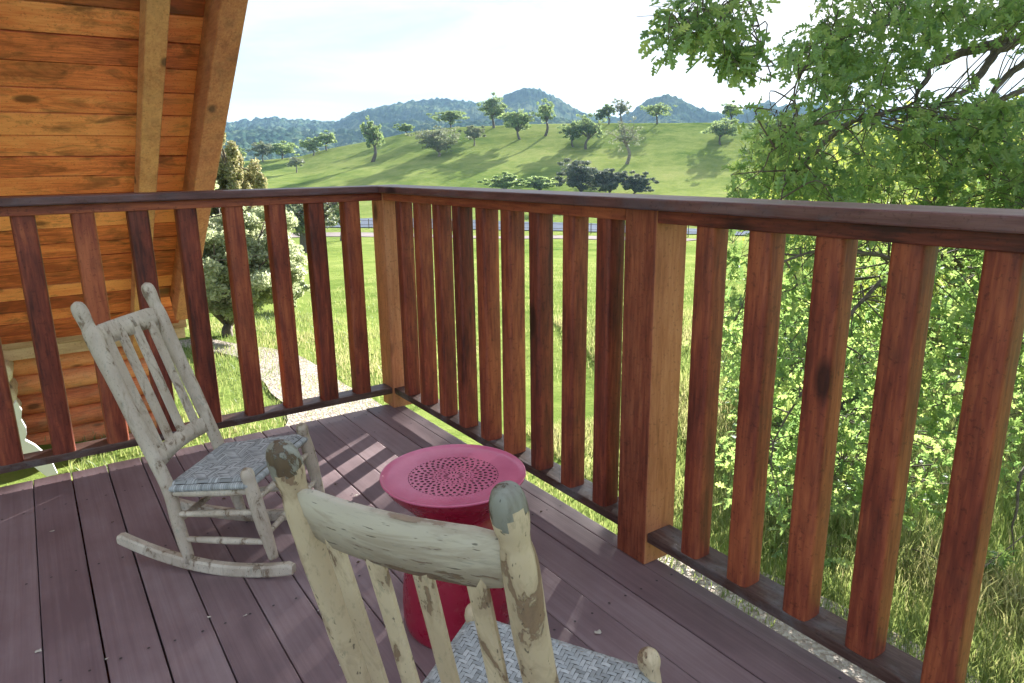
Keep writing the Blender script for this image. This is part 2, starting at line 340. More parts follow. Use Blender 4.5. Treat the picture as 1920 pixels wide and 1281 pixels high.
def ground_mat():
    m, t, b, o = newmat('spring_grass_ground'); g = nd(t, 'ShaderNodeNewGeometry'); P_ = g.outputs['Position']
    n1 = noise_(t, P_, .035, 5, .55); n2 = noise_(t, P_, .35, 5, .6); n3 = noise_(t, P_, 1.7, 8, .78); n4 = noise_(t, mapping(t, P_, (1, 1, 4)), .12, 4, .6)
    f = math_(t, 'ADD', math_(t, 'MULTIPLY', n1, .35), math_(t, 'MULTIPLY', n2, .25)); f = math_(t, 'ADD', f, math_(t, 'MULTIPLY', n3, .25)); f = math_(t, 'ADD', f, math_(t, 'MULTIPLY', n4, .15))
    c = ramp(t, f, [(.38, (.080,.140,.030)), (.46, (.155,.215,.052)), (.54, (.245,.292,.085)), (.66, (.34,.345,.13))])
    t.links.new(c, b.inputs['Base Color']); b.inputs['Roughness'].default_value = 1.0; b.inputs['Specular IOR Level'].default_value = 0.0
    bump(t, b, math_(t, 'ADD', n3, n2), .12, .7); return m
M['ground'] = ground_mat()
def build_ground():
    az0, az1 = radians(-60), radians(130); NA = 380
    rs = np.concatenate([np.linspace(1, 14, 28), np.geomspace(14.5, 88, 60), np.linspace(89.5, 204, 90), np.geomspace(208, 3500, 24)])
    V = [(CAM[0], CAM[1], znear(CAM[0], CAM[1]))]
    azs = np.concatenate([np.linspace(-pi+.0, az0, 30, endpoint=False), np.linspace(az0, az1, NA, endpoint=False), np.linspace(az1, pi, 24, endpoint=False)])
    for r in rs:
        for a in azs:
            x, y = CAM[0]+r*sin(a), CAM[1]+r*cos(a); V.append((x, y, zg(x, y)))
    n = len(azs); F = [[0, 1+(k+1) % n, 1+k] for k in range(n)]
    for j in range(len(rs)-1):
        for k in range(n):
            F.append([1+j*n+k, 1+j*n+(k+1) % n, 1+(j+1)*n+(k+1) % n, 1+(j+1)*n+k])
    o = mobj('ground', V, F, M['ground'], smooth=True, loc=(0,0,0)); tag(o, kind='structure')
build_ground()

def strip(name, pts, width, mat, lift=.03, seg=10, kind='structure', nw=5):
    c = catmull(np.array([(p[0], p[1], 0) for p in pts]), seg); V = []; n = len(c); T = np.gradient(c, axis=0); wd = np.interp(np.linspace(0, 1, n), np.linspace(0, 1, len(pts)), width if hasattr(width, '__len__') else [width]*len(pts))
    for i in range(n):
        t_ = T[i]/np.linalg.norm(T[i]); N = np.array([-t_[1], t_[0], 0])
        for q in range(nw):
            e = (q/(nw-1)-.5)*wd[i]*(1+.12*mnoise.noise(Vector((c[i][0]*1.3, c[i][1]*1.3, q)))); p = c[i]+N*e; V.append((p[0], p[1], zg(p[0], p[1])+lift))
    F = [[i*nw+q, i*nw+q+1, (i+1)*nw+q+1, (i+1)*nw+q] for i in range(n-1) for q in range(nw-1)]
    o = mobj(name, V, F, mat, smooth=True, loc=(0,0,0)); tag(o, kind=kind); return o
def gravel_mat():
    m, t, b, o = newmat('pale_gravel'); g = nd(t, 'ShaderNodeNewGeometry'); P_ = g.outputs['Position']
    vo = nd(t, 'ShaderNodeTexVoronoi'); vo.inputs['Scale'].default_value = 38; t.links.new(P_, vo.inputs['Vector'])
    n = noise_(t, P_, 3, 5, .6); hs = nd(t, 'ShaderNodeSeparateXYZ'); t.links.new(vo.outputs['Color'], hs.inputs[0])
    c = ramp(t, hs.outputs[0], [(0, (.20,.16,.13)), (.5, (.38,.33,.29)), (1, (.55,.51,.46))]); c = mixc(t, math_(t, 'MULTIPLY', n, .6), c, (.33,.285,.24))
    t.links.new(c, b.inputs['Base Color']); b.inputs['Roughness'].default_value = 1; b.inputs['Specular IOR Level'].default_value = 0; bump(t, b, vo.outputs['Distance'], .02, .8); return m
M['gravel'] = gravel_mat()
def gp(px, py): return ghit(px, py, 1.5)
path_pts = [gp(492, 672), gp(545, 705), gp(590, 742), gp(640, 790), gp(900, 930), gp(1300, 1120), gp(1560, 1290)]
strip('gravel_path', [path_pts[0]+np.array([-.9, 1.6, 0])]+path_pts[:4]+[path_pts[4]*.6+path_pts[3]*.4+np.array([-1.2,-1.0,0])]+[gp(1290, 1110), gp(1640, 1290), gp(1900, 1500)], [.8,.9,1.0,1.1,1.2,1.2,1.2,1.2,1.2], M['gravel'], .035)
M['road'] = simple('blue_grey_asphalt', (.15,.17,.21), 1, .15, .4, spec=0)
M['soil'] = simple('bare_lilac_soil', (.30,.26,.25), 1, .2, .5, spec=0)
rd = [ghit(x, y) for x, y in ((200, 428), (450, 424), (680, 419), (900, 424), (1060, 428), (1250, 434), (1500, 440), (1900, 450))]
strip('road', rd, 9.0, M['road'], .10, nw=7)
so = [ghit(x, y) for x, y in ((350, 447), (520, 443), (680, 441), (900, 446), (1060, 446), (1300, 452))]
strip('bare_soil_track', so, 5.0, M['soil'], .06, nw=5)

# ------------------------------------------------------------------ mountains
def mountain(name, prof, R0, R1, zb, col, amp, seed):
    pr = np.array([(*pxaz(x, y),) for x, y in prof]); A = np.linspace(pr[0, 0], pr[-1, 0], 1100); NR = 46; V = []
    for j in range(NR):
        f = j/(NR-1); r = R0+(R1-R0)*f
        for a in A:
            e = np.interp(a, pr[:, 0], pr[:, 1]); zt = CAM[2]+R1*e
            x, y = CAM[0]+r*sin(a), CAM[1]+r*cos(a)
            rel = mnoise.noise(Vector((x/170, y/170, seed)))*.55+mnoise.noise(Vector((x/60, y/60, seed)))*.22
            g = f**.75; z = zb+(zt-zb)*g + rel*(zt-zb)*.8*g*(1-f)**.7
            z += amp*(mnoise.noise(Vector((x/9, y/9, seed)))+.8*abs(mnoise.noise(Vector((x/5, y/5, seed+4)))))
            V.append((x, y, z))
    n = len(A)
    for a in A: V.append((CAM[0]+(R1+160)*sin(a), CAM[1]+(R1+160)*cos(a), zb))
    F = [[j*n+k, j*n+k+1, (j+1)*n+k+1, (j+1)*n+k] for j in range(NR) for k in range(n-1)]
    o = mobj(name, V, F, col, smooth=False, loc=(0,0,0)); tag(o, kind='structure')
def forest(name, a_, b_, c_):
    m, t, b, o = newmat(name); g = nd(t, 'ShaderNodeNewGeometry'); P_ = g.outputs['Position']
    n = noise_(t, P_, .06, 6, .7); n2 = noise_(t, P_, .009, 3, .6)
    c = ramp(t, math_(t, 'ADD', math_(t, 'MULTIPLY', n, .6), math_(t, 'MULTIPLY', n2, .4)), [(.40, a_), (.5, b_), (.60, c_)])
    t.links.new(c, b.inputs['Base Color']); b.inputs['Roughness'].default_value = 1; b.inputs['Specular IOR Level'].default_value = .0; return m
M['forest1'] = forest('far_forest_cover', (.018,.045,.030), (.045,.08,.045), (.12,.15,.08))
mountain('mountains', [(200,226),(330,230),(400,228),(440,228),(480,224),(520,222),(560,226),(600,229),(632,231),(660,219),(700,205),(740,196),(780,190),(820,186),(860,190),(900,194),(940,184),(970,171),(990,167),(1010,170),(1040,184),(1090,213),(1120,219),(1160,220),(1190,208),(1215,188),(1250,182),(1275,187),(1310,203),(1340,211),(1380,214),(1400,205),(1420,193),(1440,190),(1460,200),(1480,196),(1540,193),(1560,200),(1700,210),(1920,205),(2300,220)], 560, 1250, -25, M['forest1'], 5.0, 1.7)
mountain('forested_foothills', [(200,262),(330,258),(400,250),(450,246),(520,244),(600,250),(680,240),(760,228),(840,232),(950,222),(1050,226),(1150,238),(1300,236),(1500,240),(1900,250),(2300,260)], 420, 760, -25, M['forest1'], 4.0, 5.2)

# ------------------------------------------------------------------ trees
LEAF = [(0,0),(.04,.05),(.15,.16),(.055,.24),(.27,.36),(.30,.44),(.08,.46),(.30,.66),(.31,.73),(.09,.71),(.17,.90),(.08,.95),(0,1.0)]
def leaf_cloud(P, size, rng, quad=False, nrm=None, up=.35, droop=0):
    """many leaves: positions P (n,3), sizes (n,) -> V,F,tint"""
    n = len(P); d = rng.normal(size=(n, 3)); d[:, 2] -= droop; d /= np.linalg.norm(d, axis=1)[:, None]
    nn = rng.normal(size=(n, 3)); nn[:, 2] += up*2
    s = np.cross(d, nn); s /= np.linalg.norm(s, axis=1)[:, None]+1e-9; nn = np.cross(s, d)
    t0 = np.clip(rng.normal(.5, .24, n), 0, 1)
    if quad:
        sh = [(-.0, 0), (.36, .35), (.0, 1), (-.36, .5)]
        V = np.concatenate([P+size[:, None]*(s*a+d*(b-.5)) for a, b in sh]).reshape(4, n, 3).transpose(1, 0, 2).reshape(-1, 3)
        F = (np.arange(n)[:, None]*4+np.arange(4)).tolist(); return V, F, np.repeat(t0, 4)
    h = len(LEAF); L = []
    for a, b in LEAF: L.append(P+size[:, None]*(s*a+d*(b-.1)+nn*(abs(a)*.35-.25*b*b)))
    for a, b in LEAF[1:-1]: L.append(P+size[:, None]*(-s*a+d*(b-.1)+nn*(abs(a)*.35-.25*b*b)))
    m = len(L); V = np.array(L).transpose(1, 0, 2).reshape(-1, 3)
    f1 = np.arange(h); f2 = np.concatenate([[0], np.arange(h, m), [h-1]])[::-1]
    b0 = np.arange(n)[:, None]*m; F = (b0+f1).tolist()+(b0+f2).tolist(); return V, F, np.repeat(t0, m)

def make_tree(name, label, base, H, W, seed, mat, bark='bark', density=1.0, leaf=.35, trunk_f=.35, spread=1.0, cat='tree', group=None, lobes=9, per=130, lean=(0, 0), tr=None, name_crown='crown'):
    rng = np.random.default_rng(seed); base = np.array(base, float)
    root = empty(name, base); tag(root, label, cat, group)
    mb = MB(); tr = tr or H*.035; hT = H*trunk_f
    top = base+np.array([lean[0]*hT+rng.normal()*.05*H, lean[1]*hT+rng.normal()*.05*H, hT])
    mb.tube(catmull([base-[0,0,.3], base+(top-base)*.5+rng.normal(size=3)*[.04*H,.04*H,0], top], 4), np.linspace(tr*1.35, tr*.8, 9), 7)
    P = []; 
    for i in range(lobes):
        a = 2*pi*(i+rng.uniform(-.35, .35))/lobes; rr = W*.5*spread*rng.uniform(.5, .98)*(1 if i % 3 else .35); zz = H*rng.uniform(.52, .86) if i % 3 else H*rng.uniform(.8, .92)
        e = base+np.array([lean[0]*hT*1.4+rr*sin(a), lean[1]*hT*1.4+rr*cos(a), zz])
        mid = top+(e-top)*.5+np.array([0, 0, H*.04])+rng.normal(size=3)*H*.035
        c = catmull([top-(0, 0, .15*hT*rng.random()), mid, e], 4); mb.tube(c, np.linspace(tr*.55, tr*.1, len(c)), 5)
        for k in range(9):
            s0 = c[int(rng.uniform(.35, 1)*(len(c)-1))]; e2 = s0+rng.normal(size=3)*np.array([W*.12, W*.12, H*.085]); 
            mb.tube(catmull([s0, (s0+e2)/2+rng.normal(size=3)*H*.02, e2], 3), np.linspace(tr*.16, tr*.04, 7), 4, cap=False)
            nn = int(per*density*rng.uniform(.4, 1.5)*.62); q = rng.normal(size=(nn, 3)); q /= (np.linalg.norm(q, axis=1)[:, None]+1e-9); q *= rng.uniform(.15, 1, (nn, 1))**.6
            P.append(e2+q*np.array([W*.085, W*.085, H*.055]))
    mb.build('trunk', M[bark], root, True)
    P = np.vstack(P); P = P[P[:, 2] > base[2]+H*.12]
    V, F, T = leaf_cloud(P, leaf*rng.uniform(.6, 1.4, len(P)), rng, True)
    mobj(name_crown, V, F, M[mat], root, tint=T); return root

def px_tree(bx, by, x0, x1, ytop, **kw):
    b = ghit(bx, by)
    if b is None:
        az, e = pxaz(bx, by); b = np.array([CAM[0]+199*sin(az), CAM[1]+199*cos(az), 0]); b[2] = zg(b[0], b[1])
    D = (b-CAM)@cF; W = (x1-x0)/FPX*D; H = max(.6, (by-ytop)/FPX*D*1.03); H = H*1.02
    return b, H*1.05, W*1.08
HT = [ # base px, crown px extent, top, material, look, label
 (926,240,888,950,186,'hill_a',dict(per=85,lobes=11),'dark spreading oak on the ridge, tallest crown left of the round hilltop'),
 (845,240,816,882,209,'hill_a',dict(per=80,trunk_f=.3),'low flat dark oak on the ridge crest before the long blue mountain'),
 (761,250,744,778,233,'hill_b',dict(per=60,trunk_f=.12),'small round green bush standing alone on the ridge slope'),
 (698,304,680,722,230,'hill_b',dict(per=80,lobes=10),'tall slender pale oak on the left shoulder of the hill'),
 (612,279,594,636,246,'hill_b',dict(per=60),'slim oak with a bare trunk on the lower left skyline'),
 (587,292,562,611,262,'hill_b',dict(per=70),'rounded pale oak just below the lower left skyline'),
 (528,292,498,562,261,'hill_b',dict(per=90,trunk_f=.18),'broad bright green oak at the left foot of the ridge'),
 (493,303,464,512,271,'hill_c',dict(per=80),'greyish oak with thin trunk left of the broad bright oak'),
 (443,300,425,462,274,'hill_b',dict(per=80,trunk_f=.15),'oak half hidden behind the blossoming tree at the left'),
 (556,324,538,572,297,'hill_c',dict(per=22,trunk_f=.5),'thin whitish nearly bare sapling on the shaded left slope'),
 (822,294,766,862,242,'hill_c',dict(per=70,lobes=13,trunk_f=.15),'wide grey shrubby oak thicket in the middle of the slope'),
 (889,274,864,907,240,'hill_c',dict(per=48),'small pale oak between the thicket and the dark ridge oak'),
 (975,262,943,1014,209,'hill_b',dict(per=110,lobes=12,trunk_f=.25),'big bright green oak right of the dark ridge oak'),
 (1022,255,1000,1042,198,'hill_b',dict(per=55,lobes=8,trunk_f=.4),'tall loose pale oak directly behind the big bright oak'),
 (1075,276,1038,1096,238,'hill_a',dict(per=75),'low leaning oak on the left of the joined pair'),
 (1098,280,1068,1130,224,'hill_a',dict(per=80,lobes=11),'taller oak on the right of the joined pair'),
 (1175,308,1140,1212,236,'hill_c',dict(per=22,trunk_f=.45,lobes=8),'nearly bare oak with a long pale curved trunk'),
 (1125,233,1114,1134,208,'hill_a',dict(per=40),'smallest oak on the skyline above the joined pair'),
 (1141,233,1128,1158,200,'hill_a',dict(per=42,trunk_f=.4),'oak with open crown on the skyline right of the smallest one'),
 (1167,233,1150,1186,192,'hill_c',dict(per=26,trunk_f=.45),'bare branched oak on the skyline before the second peak'),
 (1232,233,1192,1254,196,'hill_a',dict(per=48,trunk_f=.4,lobes=8),'lone dark oak on the skyline below the second peak'),
 (1370,231,1347,1390,194,'hill_a',dict(per=60,trunk_f=.3),'dark oak on the skyline beside the near oak leaves'),
 (1351,272,1310,1390,229,'hill_a',dict(per=75,lobes=11,trunk_f=.3),'wide flat crowned oak on the right slope above its long shadow'),
 (1440,262,1405,1480,222,'hill_a',dict(per=70,trunk_f=.3),'oak on the right slope glimpsed through the near oak leaves'),
 (1530,250,1500,1570,212,'hill_a',dict(per=70,trunk_f=.3),'oak on the far right slope mostly behind the near branches'),
]
for i, (bx, by, x0, x1, yt, mt, kw, lb) in enumerate(HT):
    b, H, W = px_tree(bx, by, x0, x1, yt)
    make_tree('oak_tree', lb, b, H, W, 100+i, mt, leaf=.36, group='oaks scattered over the grassy hill', bark='bark_pale' if mt == 'hill_c' else 'bark', **kw)
b, H, W = px_tree(1134, 362, 1050, 1220, 316)
for i, (bx, x0, x1, yt) in enumerate(((1088, 1050, 1126, 316), (1140, 1118, 1172, 328), (1190, 1164, 1220, 334))):
    b, H, W = px_tree(bx, 366, x0, x1, yt)
    make_tree('shrub', ['tall dark grey green shrub at the left of the clump above the rail', 'middle dark shrub of the clump above the rail', 'lowest dark shrub at the right end of the clump above the rail'][i], b, H*1.25, W*1.15, 300+i, 'hill_d', leaf=.30, trunk_f=.08, per=170, lobes=12, cat='shrub', group='dark shrubs above the rail')
for i, (bx, x0, x1, yt) in enumerate(((945, 915, 985, 332), (1012, 978, 1052, 336))):
    b, H, W = px_tree(bx, 362, x0, x1, yt)
    make_tree('shrub', ['pale green shrub at the far left of the row above the rail', 'pale green shrub touching the dark clump above the rail'][i], b, H*1.1, W, 310+i, 'hill_b', leaf=.34, trunk_f=.1, per=110, lobes=10, cat='shrub', group='pale shrubs above the rail')
# valley and garden trees at the left
b, H, W = px_tree(574, 474, 500, 640, 372)
make_tree('valley_tree', 'old tree with gnarled dark trunk in the field seen between left balusters', b, H, W, 41, 'hill_c', leaf=.24, per=120, lobes=13, trunk_f=.35, tr=.35, lean=(.15, 0))
b, H, W = px_tree(640, 452, 596, 662, 376)
make_tree('valley_tree', 'pale sparse tree in the field beside the corner post', b, H, W, 42, 'hill_b', leaf=.26, per=70, lobes=10, trunk_f=.35)
b, H, W = px_tree(430, 632, 325, 560, 385)
make_tree('garden_shrub', 'large grey green bush behind the left balusters', b, H, W*1.2, 43, 'olive', leaf=.055, per=1100, lobes=26, trunk_f=.06, cat='bush')
b, H, W = px_tree(430, 560, 384, 482, 274)
make_tree('blossom_tree', 'pale yellowish blossoming tree rising behind the left rail', b, H, W*1.3, 44, 'blossom', leaf=.07, per=800, lobes=26, trunk_f=.1)
b, H, W = px_tree(540, 590, 500, 580, 520)
make_tree('garden_shrub', 'small loose grey bush right of the large one', b, H, W, 45, 'olive', leaf=.09, per=110, lobes=9, trunk_f=.12, cat='bush')

# field fence by the road
fr = empty('field_fence', ghit(690, 430)); tag(fr, 'thin dark field fence of wire and posts beside the road', 'fence')
fp = [ghit(x, y) for x, y in zip(range(380, 1340, 26), np.interp(range(380, 1340, 26), [380, 690, 1100, 1340], [432, 430, 439, 447]))]
mb = MB()
for a_, b_ in zip(fp[:-1], fp[1:]):
    for hh in (.55, 1.05): mb.tube([a_+[0, 0, hh], b_+[0, 0, hh]], .022, 4, False)
mb.build('fence_wire', M['bark'], fr)
for p in fp: mb = MB(); mb.tube([p-[0, 0, .1], p+[0, 0, 1.25]], .05, 5); mb.build('fence_post', M['bark'], fr)

# near oak on the right -------------------------------------------------
TR = at(2500, 560, 9.0); TR[2] = zg(TR[0], TR[1])
def limb(pts, r0_, r1_): return [(at(x, y, D)) for x, y, D in pts], r0_, r1_
crot = TR+np.array([0, 0, 3.4])
LIMBS = [
 ([(2150,10,7.6),(1920,69,6.9),(1821,98,6.5),(1774,113,6.3),(1741,120,6.2),(1738,146,6.1),(1719,182,6.0),(1708,219,5.9)], .085, .02),
 ([(1763,112,6.3),(1756,80,6.2),(1730,58,6.1),(1694,47,6.0),(1650,46,5.9),(1603,58,5.8),(1563,77,5.7),(1530,102,5.6),(1501,135,5.5),(1493,175,5.4),(1495,219,5.3),(1500,248,5.3)], .035, .007),
 ([(2100,-10,7.2),(1920,33,6.6),(1885,47,6.5),(1850,47,6.4),(1800,20,6.3),(1740,-10,6.2)], .045, .015),
 ([(2050,60,7.0),(1887,87,6.4),(1862,109,6.3),(1840,146,6.2),(1822,168,6.1),(1789,182,6.0),(1738,211,5.8),(1687,206,5.6),(1650,217,5.5),(1588,233,5.3),(1541,270,5.2),(1508,306,5.1),(1475,343,5.0),(1470,372,5.0)], .055, .010),
 ([(1588,233,5.3),(1541,233,5.2),(1512,244,5.1),(1475,262,5.0),(1440,285,4.9)], .018, .006),
 ([(2080,60,7.0),(1920,120,6.4),(1876,157,6.2),(1854,190,6.1),(1854,233,6.0),(1836,284,5.9),(1832,314,5.8),(1840,339,5.8),(1887,332,5.8)], .045, .012),
 ([(2080,130,7.2),(1920,171,6.6),(1894,179,6.5),(1840,197,6.3),(1825,219,6.2),(1818,262,6.1),(1792,310,6.0),(1774,343,5.9),(1745,383,5.8),(1700,440,5.8),(1650,520,5.7)], .045, .008),
 ([(1900,-120,6.0),(1700,-60,5.5),(1500,-40,5.0),(1400,-10,4.7),(1355,29,4.6),(1320,30,4.5),(1285,60,4.4)], .040, .006),
 ([(1395,-12,4.7),(1410,22,4.7),(1413,36,4.7),(1420,62,4.7),(1424,95,4.7),(1436,112,4.7)], .010, .004),
 ([(2150,500,7.0),(1980,520,6.5),(1900,500,6.2),(1830,503,6.0),(1770,485,5.8),(1700,500,5.6),(1620,560,5.4),(1560,640,5.3),(1500,740,5.2),(1450,830,5.2)], .055, .010),
 ([(2150,640,7.0),(1980,640,6.4),(1880,650,6.2),(1790,640,6.0),(1700,700,5.8),(1620,800,5.6),(1560,900,5.5)], .050, .008),
 ([(2150,800,6.8),(1990,840,6.2),(1920,880,6.0),(1903,954,5.8),(1895,989,5.8),(1903,1022,5.8),(1906,1042,5.8)], .030, .006),
 ([(1903,1022,5.8),(1880,1036,5.8),(1852,1037,5.8)], .008, .004),
 ([(1700,500,5.6),(1600,470,5.3),(1500,480,5.1),(1420,520,5.0),(1380,600,5.0)], .022, .006),
 ([(1980,640,6.4),(1850,720,6.1),(1780,820,5.9),(1740,900,5.8)], .022, .006),
]
root = empty('oak_tree', TR); tag(root, 'large near oak with lobed leaves hanging beyond the right railing', 'tree')
mb = MB(); mb.tube(catmull([TR-[0,0,.5], TR+[.1,.05,1.6], crot, crot+[.2,.3,2.6]], 5), np.linspace(.42, .25, 16), 12, jit=.2)
mb.build('trunk', M['bark'], root, True)
mbs = MB(); tips = []
for pts, a_, b_ in LIMBS:
    Pw = [at(*p) for p in pts]
    if pts[0][0] >= 1900: Pw = [crot+np.array([0, 0, (300-pts[0][1])/400])] + Pw
    c = catmull(Pw, 6); c = c + np.array([[mnoise.noise(Vector(p*3))*.03, mnoise.noise(Vector(p*3+7))*.03, mnoise.noise(Vector(p*3+3))*.03] for p in c])
    mbs.tube(c, np.linspace(a_*.8, b_*.6, len(c))*np.linspace(1, .8, len(c)), 7, jit=.25); tips += [(p, ) for p in c[::2]]
SK = np.array([t_[0] for t_ in tips])
def inpoly(x, y, P):
    c = False; j = len(P)-1
    for i in range(len(P)):
        if (P[i][1] > y) != (P[j][1] > y) and x < (P[j][0]-P[i][0])*(y-P[i][1])/(P[j][1]-P[i][1])+P[i][0]: c = not c
        j = i
    return c
REG = [ # polygon in the photo, depth range, sprays, leaves each, radius
 ([(1245,85),(1255,40),(1268,-10),(1425,-10),(1400,25),(1385,62),(1340,80),(1295,85),(1262,98)], (4.3,4.9), 27, 15, .15),
 ([(1355,112),(1375,80),(1398,75),(1420,100),(1438,125),(1425,158),(1405,160),(1385,140)], (4.5,4.9), 12, 14, .10),
 ([(1540,5),(1920,-20),(2100,-20),(2050,60),(1790,60),(1770,115),(1700,160),(1640,175),(1570,165),(1535,170),(1525,110),(1480,118),(1470,95),(1510,82),(1545,62)], (5.0,6.6), 98, 26, .20),
 ([(1420,250),(1462,190),(1480,215),(1560,195),(1650,180),(1760,190),(1950,170),(2050,420),(1360,372),(1362,335),(1400,300)], (4.8,6.4), 150, 26, .19),
 ([(1375,420),(2000,420),(2000,880),(1880,930),(1800,910),(1700,960),(1650,900),(1600,960),(1540,1060),(1480,1060),(1430,960),(1385,940),(1365,700),(1362,560)], (5.0,6.6), 225, 25, .20),
 ([(1840,1035),(1880,1020),(1890,1075),(1850,1085)], (5.75,5.85), 3, 14, .07),
 ([(2010,-200),(2400,-300),(2400,500),(2300,900),(2050,900)], (5.0,8.0), 60, 34, .30),
 ([(1500,-300),(2100,-300),(2100,-30),(1500,-30)], (4.5,6.5), 40, 30, .28),
]
rng = np.random.default_rng(7); LP = []
CH_ = [np.array(q) for q in ((-1.073,.05,.24), (-1.28,.05,.24), (-1.5,.05,.22), (-.865,.05,.38), (-.66,.05,.30), (.05,-.25,.22), (.05,-.455,.22))]
def chink(q):                                              # distance to the chinks that let the low sun through to the deck
    q = np.atleast_2d(q); dd = np.array(sd); return np.min([np.linalg.norm((q-c)-np.outer((q-c)@dd, dd), axis=1) for c in CH_], axis=0)
for poly, (d0, d1), ns, nl, rad in REG:
    xs = [p[0] for p in poly]; ys = [p[1] for p in poly]; k = 0
    while k < ns:
        x, y = rng.uniform(min(xs), max(xs)), rng.uniform(min(ys), max(ys))
        if not inpoly(x, y, poly): continue
        D = rng.uniform(d0, d1); p = at(x, y, D); k += 1
        if chink(p)[0] < .20: continue
        s0 = SK[np.argmin(np.linalg.norm(SK-p, axis=1)+rng.uniform(0, .15, len(SK)))]
        if np.linalg.norm(s0-p) > .08: mbs.tube(catmull([s0, (s0+p)/2+rng.normal(size=3)*.06+[0, 0, .05], p], 4), np.linspace(.007, .0025, 9), 4, False)
        for q in range(3):
            e = p+rng.normal(size=3)*rad*.7; mbs.tube([p, (p+e)/2+rng.normal(size=3)*.02, e], [.003, .002, .0015], 3, False)
            m_ = max(2, int(nl/3*rng.uniform(.6, 1.4))); tt = rng.uniform(.2, 1.05, (m_, 1)); LP.append(p+(e-p)*tt+rng.normal(size=(m_, 3))*rad*.30)
# leaves and twigs added out of frame, towards the sun, to shade the deck
sdv = np.array(sd); e1 = np.cross(sdv, [0, 0, 1.0]); e1 /= np.linalg.norm(e1); e2 = np.cross(e1, sdv); cc = np.array([-1.5, -1.9, .6])+sdv*22
can = crot+np.array([-1.0, 1.0, 2.4]); mbs.tube(catmull([crot, can, can+(cc-can)*.5+[0,0,.8], cc+[0,0,.3]], 6), np.linspace(.16, .03, 19), 8, jit=.25)
for q in range(820):
    u, v = rng.uniform(-3.8, 3.6), rng.uniform(-1.5, 2.5); p = cc+e1*u+e2*v+sdv*rng.uniform(-1.5, 1.5); d_ = p-CAM; zf_ = d_@cF
    if 640.5-FPX*(d_@cU)/zf_ > -45: continue
    if chink(p)[0] < .18: continue
    s0 = cc+(can-cc)*rng.uniform(0, .5)+[0, 0, .4]; mbs.tube([s0, (s0+p)/2+rng.normal(size=3)*.15, p], [.022, .014, .006], 4, False)
    m_ = int(rng.uniform(50, 95)); LP.append(p+rng.normal(size=(m_, 3))*.27)
mbs.build('branches', M['bark'], root, True)
LP = np.vstack(LP); keep = chink(LP) > .15
LP = LP[keep]; V, F, T = leaf_cloud(LP, rng.uniform(.06, .125, len(LP)), rng, False, droop=.5)
mobj('crown', V, F, M['oakleaf'], root, tint=T)
print('oak leaves', len(LP))
# yellow green tree behind it
def backtree(name, label, base, poly, dr, n, size, mat, seed, bl=.35):
    rng = np.random.default_rng(seed); root = empty(name, base); tag(root, label, 'tree'); mb = MB()
    xs = [p[0] for p in poly]; ys = [p[1] for p in poly]; C_ = []
    while len(C_) < n:
        x, y = rng.uniform(min(xs), max(xs)), rng.uniform(min(ys), max(ys))
        if inpoly(x, y, poly): C_.append(at(x, y, rng.uniform(*dr)))
    C_ = np.array(C_); top = C_.mean(0); mb.tube(catmull([base-[0,0,.3], (base+top)/2+[.3,.2,0], top], 5), np.linspace(.28, .12, 11), 8, jit=.2)
    main = C_[rng.choice(len(C_), 26, False)]; sk = [top]
    for e in main:
        c = catmull([top+(base-top)*rng.uniform(0, .5), (top+e)/2+rng.normal(size=3)*.35, e], 5); mb.tube(c, np.linspace(.07, .015, len(c)), 5); sk += list(c)
    sk = np.array(sk); P = []
    for e in C_:
        s0 = sk[np.argmin(np.linalg.norm(sk-e, axis=1))]; mb.tube([s0, (s0+e)/2+rng.normal(size=3)*.1, e], [.018, .012, .005], 4, False)
        m_ = int(rng.uniform(30, 75)); q = rng.normal(size=(m_, 3))*[bl, bl, bl*.7]; P.append(e+q)
    mb.build('trunk', M['bark'], root, True); P = np.vstack(P)
    V, F, T = leaf_cloud(P, size*rng.uniform(.6, 1.3, len(P)), rng, False); mobj('crown', V, F, M[mat], root, tint=T); print(label, len(P))
b = at(2050, 700, 15.5); b[2] = zg(b[0], b[1])
backtree('young_oak_tree', 'bright yellow green tree standing behind the near oak', b, [(1490,300),(1560,250),(1700,235),(2000,210),(2250,300),(2250,800),(1750,820),(1500,760),(1420,560),(1440,400)], (12.5, 17), 430, .15, 'yleaf', 11)
b = at(1560, 905, 9.5); b[2] = zg(b[0], b[1])
backtree('sapling', 'low green sapling below the near oak behind the right balusters', b, [(1380,640),(1500,560),(1640,620),(1660,860),(1560,1010),(1440,1040),(1390,900)], (8.2, 10), 120, .10, 'oakleaf', 12, .22)

